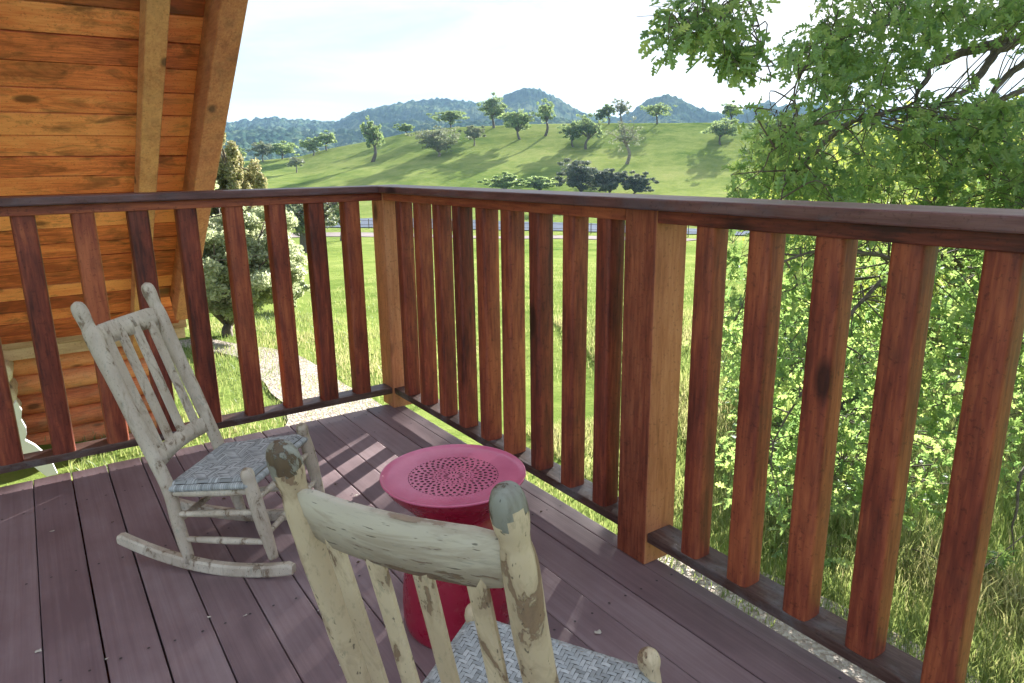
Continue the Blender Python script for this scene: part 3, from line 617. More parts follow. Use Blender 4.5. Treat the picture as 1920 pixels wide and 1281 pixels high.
# ------------------------------------------------------------------ grass
def grass():
    rng = np.random.default_rng(5); P = []; L = []
    def reg(poly, n, h0, h1):
        xs = [p[0] for p in poly]; ys = [p[1] for p in poly]; k = 0; q0 = 0
        while k < n and q0 < n*4:
            q0 += 1; x, y = rng.uniform(min(xs), max(xs)), rng.uniform(min(ys), max(ys))
            if not inpoly(x, y, poly): continue
            # clumped
            if mnoise.noise(Vector((x*.9, y*.9, 2))) + rng.uniform(-.5, .5) < -.25: continue
            P.append((x, y, zg(x, y))); L.append(rng.uniform(h0, h1)*(1+.5*mnoise.noise(Vector((x*.5, y*.5, 8))))); k += 1
    reg([(3.6,-2.2),(6,-3.0),(9,-3.5),(14,-1),(14,6),(8,9),(5.6,4),(4.2,1)], 42000, .10, .30)
    reg([(5,4),(14,6),(22,10),(22,22),(10,24),(3,14)], 16000, .05, .14)
    reg([(-1.8,4.4),(-1.2,3.0),(1.5,4.0),(4,5),(6,9),(3,14),(-1.5,10)], 20000, .05, .13)
    reg([(1.2,-2),(2.3,-1.0),(2.4,2),(1.0,3.0),(-1.6,3.6),(-1.6,1.5),(.8,1.2)], 9000, .05, .12)
    reg([(2.3,-2.6),(3.9,-2.8),(5.5,0),(5.6,3),(3.0,3.0),(2.5,.5)], 26000, .05, .17)
    P = np.array(P); L = np.array(L); n = len(P); a = rng.uniform(0, 2*pi, n); d = np.stack([np.cos(a), np.sin(a), np.zeros(n)], 1); b_ = rng.uniform(0, 2*pi, n)
    ln = np.stack([np.cos(b_), np.sin(b_), np.zeros(n)], 1)*(L*rng.uniform(.1, .7, n))[:, None]; wd = (.004+.010*L)[:, None]; up = np.array([0, 0, 1.0])
    V = np.stack([P-d*wd, P+d*wd, P+ln*.3+up*(L*.6)[:, None]+d*wd*.7, P+ln*.3+up*(L*.6)[:, None]-d*wd*.7, P+ln+up*L[:, None]], 1).reshape(-1, 3)
    b0 = np.arange(n)[:, None]*5; F = (b0+[0, 1, 2, 3]).tolist()+(b0+[3, 2, 4]).tolist()
    tone = np.clip(np.array([.5+.6*mnoise.noise(Vector((p[0]*.6, p[1]*.6, 1))) for p in P])+rng.normal(0, .2, n), 0, 1)
    o = mobj('meadow_grass', V, F, M['grassb'], tint=np.repeat(tone, 5), loc=(0,0,0)); tag(o, 'tall green and straw coloured meadow grass below the deck', 'grass', kind='stuff')
grass()

# ------------------------------------------------------------------ deck
DK = empty('wooden_deck', (0, 0, 0)); tag(DK, 'purple brown painted plank deck with dark gaps between boards', 'deck')
edges = [.067, 0.0, -.141, -.285, -.433, -.585, -.732, -.877, -1.021, -1.163, -1.309, -1.452, -1.598, -1.745]
while edges[-1] > -3.2: edges.append(edges[-1]-.146)
V = []; F = []; U = []; rng = np.random.default_rng(3)
for i in range(len(edges)-1):
    g = [.0016, .0018, .0018, .0008, .0018, .0022, .0016, .0018, .0018, .0016, .0020, .0030, .0020, .0010][i] if i < 14 else .0016
    x1, x0 = edges[i]-(0 if i == 0 else g), edges[i+1]+g; dz = rng.uniform(-.0012, .0012); yE = .078+rng.uniform(-.006, .006)
    ys = np.linspace(-6.5, yE, 90); ch = .004; n0 = len(V)
    prof = [(x0, -.036), (x0, -ch), (x0+ch*.3, -ch*.3), (x0+ch, 0), (x1-ch, 0), (x1-ch*.3, -ch*.3), (x1, -ch), (x1, -.036)]
    for y in ys:
        wz = .0012*mnoise.noise(Vector((i*3.3, y*2, 0))); wx = .0008*mnoise.noise(Vector((i*5.1, y*3, 4)))
        for (x, z) in prof: V.append((x+wx, y, z+dz+wz)); U.append((i+.02+.96*(x-x0)/(x1-x0), y))
    m_ = len(prof)
    for j in range(len(ys)-1):
        for k in range(m_-1): F.append([n0+j*m_+k+1, n0+j*m_+k, n0+(j+1)*m_+k, n0+(j+1)*m_+k+1])
    F.append([n0+(len(ys)-1)*m_+k for k in range(m_)][::-1])
mobj('boards', V, F, M['deck'], DK, uv=U)
mb = MB()
mb.box((.02, -6.5, -.28), (.058, .070, -.038)); mb.box((-3.2, .035, -.28), (.018, .070, -.038)); mb.build('rim_joist', M['stain_x'], DK)
for y in np.arange(-5.8, -.3, .61): mb = MB(); mb.box((-3.15, y, -.24), (.018, y+.04, -.038)); mb.build('joist', M['stain_x'], DK)
mb = MB()
for i in range(len(edges)-1):
    xa, xb = edges[i+1], edges[i]
    for y in [-.02]+[yy+.02 for yy in np.arange(-5.8, -.3, .61) if yy > -4]:
        for q in ((.25, .75) if xb-xa > .09 else (.5,)):
            cx_, cy_ = xa+(xb-xa)*q+.006*mnoise.noise(Vector((i*3.7, y*5, q*9))), y+.01*mnoise.noise(Vector((y*3, i*4.1, q)))
            mb.add([(cx_+.0042*cos(k*pi/4), cy_+.0042*sin(k*pi/4), .0022) for k in range(8)], [list(range(8))])
sc_ = mb.build('screw_heads', simple('dull_screw_head', (.06,.05,.05), .6), DK); sc_['kind'] = 'stuff'
mb = MB(); mb.box((-3.18, -6.45, -.262), (.015, .03, -.245)); mb.build('gap_light_block', M['stain_x'], DK)  # sheet added under the deck so no light shows through the board gaps
for x, y in ((-.05, -.1), (-.05, -3.4), (-2.9, -.1)): mb = MB(); mb.box((x-.07, y-.07, -2.4), (x+.07, y+.07, -.285), .008); mb.build('support_post', M['post'], DK)

# ------------------------------------------------------------------ railings
def dsec(s, flatside, n=28):
    """cross-section, flat towards one side, rounded on the other; s = width"""
    P = []
    for k in range(n):
        a = 2*pi*k/n; e = 5.5 if cos(a) < .05 else 3.2
        c_, s_ = cos(a), sin(a); P.append((abs(c_)**(2/e)*(1 if c_ > 0 else -1)*s/2, abs(s_)**(2/e)*(1 if s_ > 0 else -1)*s/2))
    return P
def baluster(par, x, y, s, axis, seed):
    rng = random.Random(seed); P = [(a*1.22, b_*1.06) for a, b_ in dsec(s, 0)]; V = []; N = 12; z0, z1 = .118, 1.178; rt = rng.uniform(-.03, .03); tx, ty = rng.uniform(-.004, .004), rng.uniform(-.004, .004)
    for j in range(N+1):
        f = j/N; z = z0+(z1-z0)*f; wob = 1+.02*mnoise.noise(Vector((seed*3.1, z*3, 0)))
        for (a, b_) in P:
            a, b_ = a*wob, b_*wob; a, b_ = a*cos(rt)-b_*sin(rt), a*sin(rt)+b_*cos(rt)
            V.append((x+(a if axis == 'y' else b_)+tx*f, y+(b_ if axis == 'y' else a)+ty*f, z))
    n = len(P); F = [[j*n+k, j*n+(k+1) % n, (j+1)*n+(k+1) % n, (j+1)*n+k] for j in range(N) for k in range(n)]
    if axis != 'y': F = [f[::-1] for f in F]
    o = mobj('baluster', V, F, M['stain_z'], par, smooth=True)
def twoface(o, both=False):
    o.data.materials.append(M['post_bare'])
    for p in o.data.polygons:
        if p.normal.y < -.5 or (both and p.normal.x < -.5): p.material_index = 1
RR = empty('deck_railing', (0, -1.5, 0)); tag(RR, 'red stained wooden railing running along the right side of the deck', 'railing', 'railings round the deck')
LR = empty('deck_railing', (-1.5, 0, 0)); tag(LR, 'red stained wooden railing across the far end of the deck by the cabin', 'railing', 'railings round the deck')
yR = [(-.149,.066),(-.349,.068),(-.56,.068),(-.758,.069),(-.96,.073),(-1.154,.072),(-1.361,.069),(-1.563,.068),(-1.756,.070),(-2.199,.067),(-2.387,.071),(-2.585,.073),(-2.774,.074),(-2.965,.071),(-3.165,.070),(-3.36,.070)]
for i, (y, s) in enumerate(yR): baluster(RR, .012+s*.61, y, s, 'y', i+1)
for i, x in enumerate((-2.46, -2.25, -2.035, -1.806, -1.607, -1.39, -1.174, -.972, -.759, -.558, -.357, -.167)): baluster(LR, x, .012+.052, .085, 'x', i+40)
mb = MB(); mb.box((0, -2.021, .001), (.141, -1.880, 1.2155), .006); twoface(mb.build('post', M['post'], RR))
mb = MB(); mb.box((0, -4.15, .001), (.141, -4.01, 1.2155), .006); twoface(mb.build('post', M['post'], RR))
mb = MB(); mb.box((0.0, 0.0, .0), (.141, .15, 1.2155), .006); twoface(mb.build('post', M['post'], LR), True)
mb = MB(); mb.box((-2.72, 0.002, .0), (-2.58, .15, 1.2155), .006); twoface(mb.build('post', M['post'], LR), True)
mb = MB(); mb.box((-.035, -4.6, 1.2165), (.160, .166, 1.252), .006); mb.build('cap_rail', M['cap_y'], RR)
mb = MB(); mb.box((-2.75, -.035, 1.2165), (-.037, .160, 1.252), .006); mb.build('cap_rail', M['cap_x'], LR)
for a_, b_ in ((-4.009, -2.023), (-1.878, -.002)):
    mb = MB(); mb.box((.004, a_, 1.176), (.100, b_, 1.2155), .003); mb.build('upper_rail', M['stain_y'], RR)
    mb = MB(); mb.box((.009, a_, .084), (.120, b_, .119), .004); mb.build('bottom_rail', M['low_y'], RR)
mb = MB(); mb.box((-2.578, .004, 1.176), (-.002, .100, 1.2155), .003); mb.build('upper_rail', M['stain_x'], LR)
mb = MB(); mb.box((-2.578, .009, .084), (-.002, .120, .119), .004); mb.build('bottom_rail', M['low_x'], LR)
M['screw'] = simple('dark_screw_head', (.03,.03,.03), .5)

# ------------------------------------------------------------------ cabin
CB = empty('log_cabin', (-2.0, 4.3, -1.33)); tag(CB, 'orange log cabin with steep plank lined roof overhang at the left', 'cabin')
RA = radians(37.5)
def rz(y): return CAM[2] + 3.46/cos(RA) - tan(RA)*(y-CAM[1])
YB = 4.43; YT = -1.3; nrm = np.array([0, -sin(RA), -cos(RA)]); dwn = np.array([0, cos(RA), -sin(RA)])
def roofbox(mb, x0, x1, t0, t1, o0, o1, ch=.006):
    """t = distance down the slope from the ridge, o = distance below the lining"""
    P0 = np.array([0, YT, rz(YT)])
    def q(x, t, o): return np.array([x, 0, 0])+P0+dwn*t+nrm*o
    V = [q(x, t, o) for t in (t0, t1) for x, o in ((x0+ch, o0), (x1-ch, o0), (x1, o0+ch), (x1, o1-ch), (x1-ch, o1), (x0+ch, o1), (x0, o1-ch), (x0, o0+ch))]
    F = [[k, 8+k, 8+(k+1) % 8, (k+1) % 8] for k in range(8)]+[list(range(8)), list(range(8, 16))[::-1]]
    mb.add(V, F)
TL = (YB-YT)/cos(RA)
# planks aligned to the photographed joints
pw = .0595*3.46; t = 0; joints = []
P0t = (0.95-YT)/cos(RA)
tj = (4.12-YT)/cos(RA)
k = 0
while tj > 0:
    mb = MB(); roofbox(mb, -5.5, -.47, max(0, tj-pw+.006), tj-.006, -.02, .0+.002*math.sin(k*2.3), .004)
    mb.build('roof_plank', M['cedar'], CB); tj -= pw; k += 1
mb = MB(); roofbox(mb, -5.6, -.445, -.1, TL+.02, -.10, -.022); mb.build('roof', simple('dark_roof_backing', (.05,.03,.02), .8), CB)
mb = MB(); roofbox(mb, -5.6, -.445, -.1, TL+.3, -.16, -.102); mb.build('roof_shingles', simple('brown_shingles', (.12,.09,.07), .9, .4, 12, bd=.02), CB)
mb = MB(); roofbox(mb, -.912, -.797, -.05, TL-.05, .001, .155); mb.build('rafter', M['rafter'], CB)
mb = MB(); roofbox(mb, -2.62, -2.50, -.05, TL-.05, .001, .155); mb.build('rafter', M['rafter'], CB)
mb = MB(); roofbox(mb, -.585, -.447, -.05, (3.62-YT)/cos(RA), .001, .26); mb.build('barge_rafter', M['rafter_dark'], CB)
# plate beam and log wall
mb = MB(); mb.box((-5.4, 4.08, -.215), (-.40, 4.45, -.125), .006); mb.build('wall_plate', M['plate'], CB)
mb = MB(); mb.box((-5.4, 4.10, -.325), (-.42, 4.44, -.217), .006); mb.build('wall_plate', M['plate'], CB)
for k in range(6):
    z = -.335-.1-.197*k; mb = MB(); x1 = -.62+.02*((k*7) % 3)
    n = 30; xs = np.linspace(-5.4, x1, n); mb.tube([(x, 4.40+.004*mnoise.noise(Vector((x, k, 0))), z) for x in xs], [.104]*n, 14, jit=.10); mb.build('log', M['log'], CB, True)
for k in range(6):
    z = -.485-.197*k+.098; y0 = [3.9, 3.85, 3.9, 3.8, 3.85, 3.8][k]; mb = MB()
    n = 16; ys = np.linspace(y0, 4.3, n); mb.tube([(-1.99+.006*mnoise.noise(Vector((0, y, k))), y, z) for y in ys], [.09]+[.105]*(n-1), 14, jit=.1); mb.build('corner_log', M['log_pale'], CB, True)
# sunlit log ends and sloping plank in one panel, sunlight put into the white
pl = [(30,752),(41,770),(40,788),(49,803),(50,815),(47,826),(66,836),(82,850),(98,868),(108,889),(88,894),(64,876),(45,862),(20,850),(10,780)]
def aty(x, y, Y): d = ray(x, y); return CAM + d*((Y-CAM[1])/d[1])
A_ = [aty(x, y, 2.75) for x, y in pl]; B_ = [p+[0, .05, 0] for p in A_]; n = len(pl)
wb = mobj('sunlit_log_ends', A_+B_, [list(range(n)), list(range(n, 2*n))[::-1]]+[[k, n+k, n+(k+1) % n, (k+1) % n] for k in range(n)], simple('sunlit_log_white', (.80,.79,.77), .5, .05), loc=A_[6])
tag(wb, 'white panel for the sunlit log ends and sloping plank at the pale log corner', 'board')

# ------------------------------------------------------------------ chairs
def chair(J, name, label, matk, rocker, seedc, split=None, ball=1.0):
    """J: joint positions; sides a (index 0) and b (1)"""
    J = {k: [np.array(p, float) for p in v] for k, v in J.items()}
    base = (J['rb'][0]+J['rb'][1]+J['fB'][0]+J['fB'][1])/4; base[2] = 0
    rt = empty(name, base); tag(rt, label, 'rocking chair', 'weathered rocking chairs on the deck'); mt = M[matk]
    fw = (J['fB'][0]+J['fB'][1]-J['rb'][0]-J['rb'][1])/2; fw[2] = 0; fw /= np.linalg.norm(fw)
    sd = J['rb'][1]-J['rb'][0]; sd[2] = 0; sd /= np.linalg.norm(sd); up = np.array([0, 0, 1.0])
    R = .0245
    rear = []
    for s in (0, 1):
        ft, rs, rb = J['ft'][s], J['rs'][s], J['rb'][s]
        c = catmull([rb, rb+(rs-rb)*.5, rs, rs+(ft-rs)*.5, ft], 14); rear.append(c)
        L = np.linalg.norm(np.diff(c, axis=0), axis=1); d = np.concatenate([[0], np.cumsum(L)]); tot = d[-1]; fr = tot-d   # distance from the top
        # resample finely near the finial
        q = np.concatenate([np.linspace(0, tot-.14, 34), np.linspace(tot-.135, tot, 26)]); pts = np.array([[np.interp(v, d, c[:, i]) for i in range(3)] for v in q]); ft_ = tot-q
        b = .0270*ball
        prof = np.interp(ft_, [0, .003, .010, .022, .036, .050, .062, .074, .090, .104, .125, .30, tot-.08, tot], [.003, .013*ball, .0205*ball, .0255*ball, b, b*.995, b*.95, .0245, .0235, .0265, .0285, .0275, .0235, .019])
        mb = MB(); mb.tube(pts, np.array(prof)*(np.interp(ft_, [0, .12, .4], [.78, .84, .95]) if split else np.interp(ft_, [0, .06, .09, .3], [.90, .88, .92, .90])), 18, jit=.10)
        if split:
            o = mb.build('rear_post', mt, rt, True); o.data.materials.append(M['paint_end'])
            nseg = 18; idx = [1 if (ft_[min(pi_//nseg, len(q)-1)] < .045+.03*mnoise.noise(Vector((cos((pi_ % nseg)/nseg*2*pi)*1.4, sin((pi_ % nseg)/nseg*2*pi)*1.4, s*5)))) else 0 for pi_, p in enumerate(o.data.polygons)]
            for pi_, p in enumerate(o.data.polygons): p.material_index = idx[pi_]
        else: mb.build('rear_post', mt, rt, True)
    def along(s, f): # f: 0 seat .. 1 finial top on rear post
        c = rear[s]; n = len(c)-1; return c[int(round((.5+.5*f)*n))]
    front = []
    for s in (0, 1):
        T_, B2 = J['fT'][s], J['fB'][s]; pts = np.linspace(B2, T_, 40); L = np.linalg.norm(T_-B2); fr = np.linspace(L, 0, 40)
        prof = np.interp(fr, [0, .002, .010, .022, .034, .048, .07, .12, L-.12, L], [.003, .012, .0185, .0225, .0225, .0195, .0215, .0240, .0235, .017])
        mb = MB(); mb.tube(pts, prof, 16, jit=.10); mb.build('front_post', mt, rt, True); front.append(pts)
    # bowed slats
    def slat(nm, f0, f1, bow, th=.007, arch=0.0):
        a0, a1, b0, b1 = along(0, f0), along(0, f1), along(1, f0), along(1, f1); V = []; n = 15
        back = -fw
        for i in range(n):
            t = i/(n-1); bo = back*bow*(1-(2*t-1)**2); lo = a0+(b0-a0)*t+bo+up*arch*(1-(2*t-1)**2); hi = a1+(b1-a1)*t+bo
            k = .30 if i in (0, n-1) else (.75 if i in (1, n-2) else 1); m_ = (lo+hi)/2; lo, hi = m_+(lo-m_)*k**.4, m_+(hi-m_)*k**.4
            for (p, o) in ((lo, -th*.6), (lo, th*.6), (m_, th), (hi, th*.7), (hi+up*.002, 0), (hi, -th*.7), (m_, -th)): V.append(p+back*o)
        F = [[i*7+k, i*7+(k+1) % 7, (i+1)*7+(k+1) % 7, (i+1)*7+k] for i in range(n-1) for k in range(7)]
        F += [list(range(7))[::-1], [(n-1)*7+k for k in range(7)]]
        mobj(nm, V, F, M['paint_slat'] if split else mt, rt, smooth=True)
    bt, bl = split['bow'] if split else (.008, .020)
    TH = .010 if split else .006
    slat('top_slat', TS[0], TS[1], bt, TH); slat('lower_slat', LS[0], LS[1], bl, arch=.012)
    for i in range(4):
        t = (.17, .39, .61, .83)[i]; bo_t = -fw*bt*(1-(2*t-1)**2); bo_l = -fw*bl*(1-(2*t-1)**2)
        P1 = along(0, TS[0]+.02)*(1-t)+along(1, TS[0]+.02)*t+bo_t; P0_ = along(0, LS[1]-.02)*(1-t)+along(1, LS[1]-.02)*t+bo_l
        mb = MB(); n = 12; V = []
        for j in range(n):
            f = j/(n-1); c = P0_*(1-f)+P1*f; w_ = (.0155 if split else .0205)*(1+.05*mnoise.noise(Vector((i, f*4, seedc)))); ang = 2*pi
            for a, b_ in ((-1, -.6), (-.7, -1), (.7, -1), (1, -.6), (1, .6), (.7, 1), (-.7, 1), (-1, .6)): V.append(c+sd*w_*a+fw*.0055*b_)
        F = [[j*8+k, j*8+(k+1) % 8, (j+1)*8+(k+1) % 8, (j+1)*8+k] for j in range(n-1) for k in range(8)]
        mobj('back_spindle', V, F, mt, rt)
    # rungs
    def rung(a, b, r=.0115, nm='rung'):
        mb = MB(); n = 12; t = np.linspace(0, 1, n); mb.tube([a+(b-a)*k for k in t], r*(.75+.35*np.sin(pi*t)), 10, jit=.12); mb.build(nm, mt, rt, True)
    def on(c, z): i = int(np.argmin(abs(c[:, 2]-z))); return c[i]
    zs = (J['rs'][0][2]+J['rs'][1][2])/2; zf = (J['fT'][0][2]+J['fT'][1][2])/2
    for s in (0, 1):
        rung(on(rear[s], zs-.055), on(front[s], zf-.085), .014)
        rung(on(rear[s], zs*.62), on(front[s], zf*.60)); rung(on(rear[s], zs*.36), on(front[s], zf*.34))
    rung(on(front[0], zf*.70), on(front[1], zf*.70)); rung(on(front[0], zf*.40), on(front[1], zf*.40)); rung(on(front[0], zf-.065), on(front[1], zf-.065), .014)
    rung(on(rear[0], zs*.55), on(rear[1], zs*.55)); rung(on(rear[0], zs-.05), on(rear[1], zs-.05), .014)
    # seat
    c = [on(rear[0], zs), on(rear[1], zs), on(front[1], zf-.038), on(front[0], zf-.038)]   # rear a, rear b, front b, front a
    c[0] = c[0]+fw*.018; c[1] = c[1]+fw*.018
    def S(u, v, h=0): # u across a->b, v rear->front
        p = (c[0]*(1-u)+c[1]*u)*(1-v)+(c[3]*(1-u)+c[2]*u)*v; dip = -.012*sin(pi*u)*sin(pi*v)
        e = min(u, 1-u, v, 1-v); rl = -.006*max(0, 1-e/.05)**2; return p+up*(dip+h+rl)
    ex = .025
    V = []; F = []; N = 16
    for j in range(N+1):
        for i in range(N+1): V.append(S(-ex+i/N*(1+2*ex), -ex+j/N*(1+2*ex), -.004))
    F = [[j*(N+1)+i, j*(N+1)+i+1, (j+1)*(N+1)+i+1, (j+1)*(N+1)+i] for j in range(N) for i in range(N)]
    o_ = len(V)
    for j in range(N+1):
        for i in range(N+1): V.append(S(-ex+i/N*(1+2*ex), -ex+j/N*(1+2*ex), -.024))
    F += [[o_+q for q in f[::-1]] for f in F]
    ring = [i for i in range(N+1)]+[j*(N+1)+N for j in range(1, N+1)]+[N*(N+1)+i for i in range(N-1, -1, -1)]+[j*(N+1) for j in range(N-1, 0, -1)]
    F += [[ring[k], o_+ring[k], o_+ring[(k+1) % len(ring)], ring[(k+1) % len(ring)]] for k in range(len(ring))]
    seat = mobj('seat', V, F, M['under'], rt, smooth=False)
    # woven floats: herringbone twill
    rng = np.random.default_rng(seedc); NU, NV = (42, 40) if split else (30, 28); fl = 2 if split else 4; bk = 10 if split else 8; V = []; F = []; T = []
    def patch(u0, u1, v0, v1, axis):
        n0 = len(V); m_ = 4; tv = float(np.clip(rng.normal(.5, .28), 0, 1)); sk = rng.uniform(-.06, .06)
        for a in range(m_):
            fa = a/(m_-1)
            for b_ in range(3):
                fb = b_/2; h = .0022*sin(pi*(.12+.76*fa))+.0010*(1-abs(2*fb-1))-.0004
                if axis == 'u': p = S(u0+(u1-u0)*fa, v0+(v1-v0)*(.06+.88*fb)+(v1-v0)*sk*fa, h)
                else: p = S(u0+(u1-u0)*(.06+.88*fb)+(u1-u0)*sk*fa, v0+(v1-v0)*fa, h)
                V.append(p); T.append(tv)
        for a in range(m_-1):
            for b_ in range(2):
                f = [n0+a*3+b_, n0+a*3+b_+1, n0+(a+1)*3+b_+1, n0+(a+1)*3+b_]; F.append(f if axis == 'v' else f[::-1])
    def top(i, j): # True: strand along u on top
        blk = (i//bk) % 2; ph = (i+j) if blk == 0 else (bk-1-(i % bk)+j+(i//bk)*bk); return ph % (2*fl) < fl
    lo, hi = -.02, 1.02
    fu = lambda i: lo+(hi-lo)*i/NU
    fv = lambda j: lo+(hi-lo)*j/NV
    for j in range(NV):
        i = 0
        while i < NU:
            if top(i, j):
                k = i
                while k < NU and top(k, j): k += 1
                patch(fu(i), fu(k), fv(j), fv(j+1), 'u'); i = k
            else: i += 1
    for i in range(NU):
        j = 0
        while j < NV:
            if not top(i, j):
                k = j
                while k < NV and not top(i, k): k += 1
                patch(fu(i), fu(i+1), fv(j), fv(k), 'v'); j = k
            else: j += 1
    # wrapped edges
    def wrap(pa, pb, n, outv):
        for q in range(n):
            t0, t1 = (q+.05)/n, (q+.95)/n; tv = float(np.clip(rng.normal(.5, .28), 0, 1)); n0 = len(V)
            for t_ in (t0, t1):
                p = pa+(pb-pa)*t_
                for a in (0, .25, .5, .75, 1): V.append(p+outv*(.014*sin(pi*a))+up*(.0125*cos(pi*a)-.012)); T.append(tv)
            for a in range(4): F.append([n0+a, n0+a+1, n0+5+a+1, n0+5+a])
    f0, f1, r0_, r1_ = S(-.02, 1.025), S(1.02, 1.025), S(-.02, -.02), S(1.02, -.02)
    wrap(f0, f1, 44, fw); wrap(r0_, f0, 38, -sd); wrap(f1, r1_, 38, sd); wrap(r1_, r0_, 40, -fw)
    mobj('woven_strands', V, F, M['splint'], seat, smooth=True, tint=T)
    # rockers
    for s in (0, 1):
        a, b = J['rb'][s].copy(), J['fB'][s].copy(); dr = b-a; dr[2] = 0; Ld = np.linalg.norm(dr); dr /= Ld
        q0, q1 = rocker; V = []; n = 36; mid = Ld*.50
        for i in range(n):
            t = -q0+(q0+q1+Ld)*i/(n-1); p = a+dr*t; z = (t-mid)**2/(2*.95); hh = .042 if 0 < i < n-1 else .030
            hw = .0155
            for (o, z_) in ((-hw*.8, 0), (hw*.8, 0), (hw, .006), (hw, hh-.008), (hw*.7, hh), (-hw*.7, hh), (-hw, hh-.008), (-hw, .006)): V.append(np.array([p[0], p[1], z+z_])+np.cross(dr, up)*o)
        F = [[i*8+k, i*8+(k+1) % 8, (i+1)*8+(k+1) % 8, (i+1)*8+k] for i in range(n-1) for k in range(8)]+[list(range(8))[::-1], [(n-1)*8+k for k in range(8)]]
        mobj('rocker', V, F, mt, rt)
    return rt
#CHAIRJOINTS
CH1 = {'ft': [(-1.2678, -0.6832, 0.9516), (-1.5053, -0.9372, 0.9469)], 'rs': [(-1.114, -0.8098, 0.3397), (-1.3369, -1.0737, 0.3235)], 'rb': [(-1.0618, -0.8865, 0.022), (-1.3032, -1.138, 0.0378)], 'fT': [(-0.8463, -1.021, 0.41), (-1.1236, -1.307, 0.4032)], 'fB': [(-0.7916, -1.0193, 0.1001), (-1.0755, -1.3541, 0.0785)]}
CH2 = {'ft': [(-1.362, -2.6576, 0.9985), (-1.1932, -2.9643, 1.0069)], 'rs': [(-1.2012, -2.5638, 0.3447), (-1.03, -2.8781, 0.3447)], 'rb': [(-1.1314, -2.5245, 0.0626), (-0.9591, -2.8408, 0.0626)], 'fT': [(-0.8967, -2.382, 0.4056), (-0.7017, -2.7259, 0.4192)], 'fB': [(-0.8735, -2.3317, 0.0517), (-0.6573, -2.7286, 0.0517)]}
TS = (.755, .872); LS = (.06, .17)
chair(CH1, 'rocking_chair', 'weathered white rocking chair with woven seat facing away from the cabin near the far railing', 'paint_far', (.26, .07), 21)
TS = (.765, .905); LS = (.10, .20)
chair(CH2, 'rocking_chair', 'cream peeling rocking chair in the foreground seen from behind', 'paint_near', (.26, .07), 22, split=dict(bow=(.022, .030)), ball=1.08)

# ------------------------------------------------------------------ side table
TC = np.array([-.6786, -1.9092, 0])
TB = empty('side_table', TC); tag(TB, 'glossy red metal hourglass side table with cut out mandala top', 'table')
def lathe(name, prof, mat, par, c, seg=72, smooth=True):
    V = []; F = []; n = len(prof)
    for (r, z) in prof:
        for k in range(seg): a = 2*pi*k/seg; V.append((c[0]+r*cos(a), c[1]+r*sin(a), c[2]+z))
    for i in range(n-1):
        for k in range(seg): F.append([i*seg+k, i*seg+(k+1) % seg, (i+1)*seg+(k+1) % seg, (i+1)*seg+k])
    return mobj(name, V, F, mat, par, smooth)
ZT = .49
def sp(pts, n=5): c = catmull([(p[0], 0, p[1]) for p in pts], n); return [(q[0], q[2]) for q in c]
lathe('pedestal', sp([(.152,.0),(.160,.015),(.166,.05),(.164,.12),(.154,.20),(.138,.28),(.122,.335),(.113,.362),(.117,.378),(.140,.405),(.172,.436),(.196,.464),(.2075,ZT-.006)]), M['red'], TB, TC)
lathe('tabletop', [(.2075,ZT-.007),(.2105,ZT-.005),(.2120,ZT-.002),(.2115,ZT+.001),(.2095,ZT+.002),(.206,ZT+.000),(.200,ZT-.004),(.19,ZT-.006),(.16,ZT-.009),(.14,ZT-.010),(.07,ZT-.011),(.002,ZT-.0115)], M['redtop'], TB, TC)
V = []; F = []; zz = ZT-.0172
def zt(r): return ZT+np.interp(r, [0, .07, .14, .16, .19], [-.0115, -.011, -.010, -.009, -.006])+.0006
def hole(r, a, lr, lt, shape=0):
    n0 = len(V); m_ = 10; cx, cy = r*cos(a), r*sin(a)
    for k in range(m_):
        t = 2*pi*k/m_; rr = cos(t)*lr; tt = sin(t)*lt*((1+.55*cos(t)) if shape == 1 else (1-.55*cos(t)) if shape == 2 else 1)
        x, y = cx+rr*cos(a)-tt*sin(a), cy+rr*sin(a)+tt*cos(a); V.append((TC[0]+x, TC[1]+y, zt(math.hypot(x, y))))
    F.append(list(range(n0, n0+m_)))
_h = hole
def hole(r, a, lr, lt, shape=0): _h(r*.95, a, lr*.95, lt*.95, shape)
hole(.0005, 0, .004, .004)
for k in range(16): hole(.024, 2*pi*k/16, .0085, .0020, 1)
for k in range(16): hole(.043, 2*pi*(k+.5)/16, .0045, .0030, 2)
for k in range(24): hole(.054, 2*pi*k/24, .0012, .0048)
for k in range(16):
    hole(.069, 2*pi*k/16, .0065, .0036, 1); hole(.064, 2*pi*(k+.5)/16, .0035, .0018)
for k in range(32): hole(.084, 2*pi*(k+.5)/32, .0060, .0042, 1+k % 2)
for k in range(32): hole(.100, 2*pi*k/32, .0062, .0044, 2)
for k in range(32): hole(.115, 2*pi*(k+.5)/32, .0055, .0046, 1)
for k in range(32): hole(.129, 2*pi*k/32, .0040, .0048)
for k in range(64): hole(.137, 2*pi*(k+.5)/64, .0016, .0042)
mobj('hole_shade_pattern', V, F, M['hole'], TB)

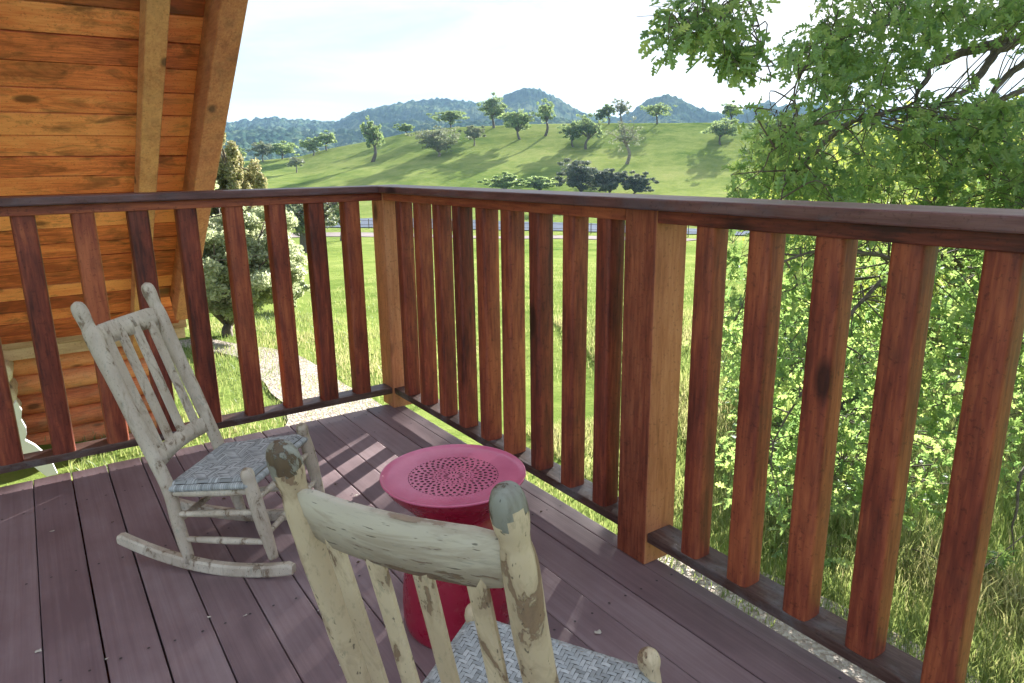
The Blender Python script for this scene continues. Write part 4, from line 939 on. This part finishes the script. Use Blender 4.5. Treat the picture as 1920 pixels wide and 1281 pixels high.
# ------------------------------------------------------------------ debris on the deck
M['petal'] = simple('dry_petal', (.55,.50,.42), .8); M['dryleaf'] = simple('dry_leaf', (.10,.06,.035), .8)
def atz(x, y, z=0): d = ray(x, y); return CAM + d*((z-CAM[2])/d[2])
DEB = [(668,930,'petal',.012,'white crumpled petal on the deck between the chair and table'),(598,1146,'petal',.007,'pale crumb on the board left of the foreground post'),(640,1247,'petal',.006,'pale crumb beside the foreground chair post'),
 (72,1222,'petal',.011,'pale petal at the lower left board edge'),(201,1236,'petal',.007,'pale fleck on the lower left board'),(98,997,'petal',.009,'pale petal on the sunlit left boards'),(460,1155,'petal',.006,'pale fleck right of the rocker'),
 (392,1158,'petal',.007,'pale fleck in the board gap below the rocker'),(1121,1187,'petal',.012,'rounded pale petal right of the woven seat'),
 (672,1055,'dryleaf',.009,'dark dry leaf scrap behind the foreground chair'),(630,909,'dryleaf',.009,'dark scrap left of the red table'),(211,980,'dryleaf',.007,'dark speck on the left boards'),(690,768,'dryleaf',.010,'dark dry leaf at the deck corner'),(420,936,'dryleaf',.010,'dark scrap seen under the rocking chair'),(1015,960,'dryleaf',.008,'dark speck on the boards right of the table')]
for i, (x, y, mt, s, lb) in enumerate(DEB):
    p = atz(x, y, .002); rng = np.random.default_rng(900+i); n = 9; V = [p+[0, 0, .004]]; 
    for k in range(n): a = 2*pi*k/n; r = s*rng.uniform(.6, 1.2); V.append(p+[r*cos(a), r*sin(a)*.7, rng.uniform(0, .006)])
    o = mobj('petal' if mt == 'petal' else 'leaf_scrap', V, [[0, 1+k, 1+(k+1) % n] for k in range(n)], M[mt], loc=p); tag(o, lb, 'petal' if mt == 'petal' else 'leaf scrap', 'scraps fallen on the deck')

# ------------------------------------------------------------------ haze
m = bpy.data.materials.new('valley_haze'); m.use_nodes = True; t = m.node_tree; t.nodes.clear(); o = nd(t, 'ShaderNodeOutputMaterial'); pv = nd(t, 'ShaderNodeVolumePrincipled')
pv.inputs['Color'].default_value = (.42, .66, 1.0, 1); pv.inputs['Density'].default_value = .00019; pv.inputs['Anisotropy'].default_value = 0.0; t.links.new(pv.outputs[0], o.inputs['Volume'])
mb = MB(); mb.box((-3800, -3800, -60), (3800, 3800, 260)); hz = mb.build('haze', m, loc=(0, 0, 0)); tag(hz, kind='stuff')
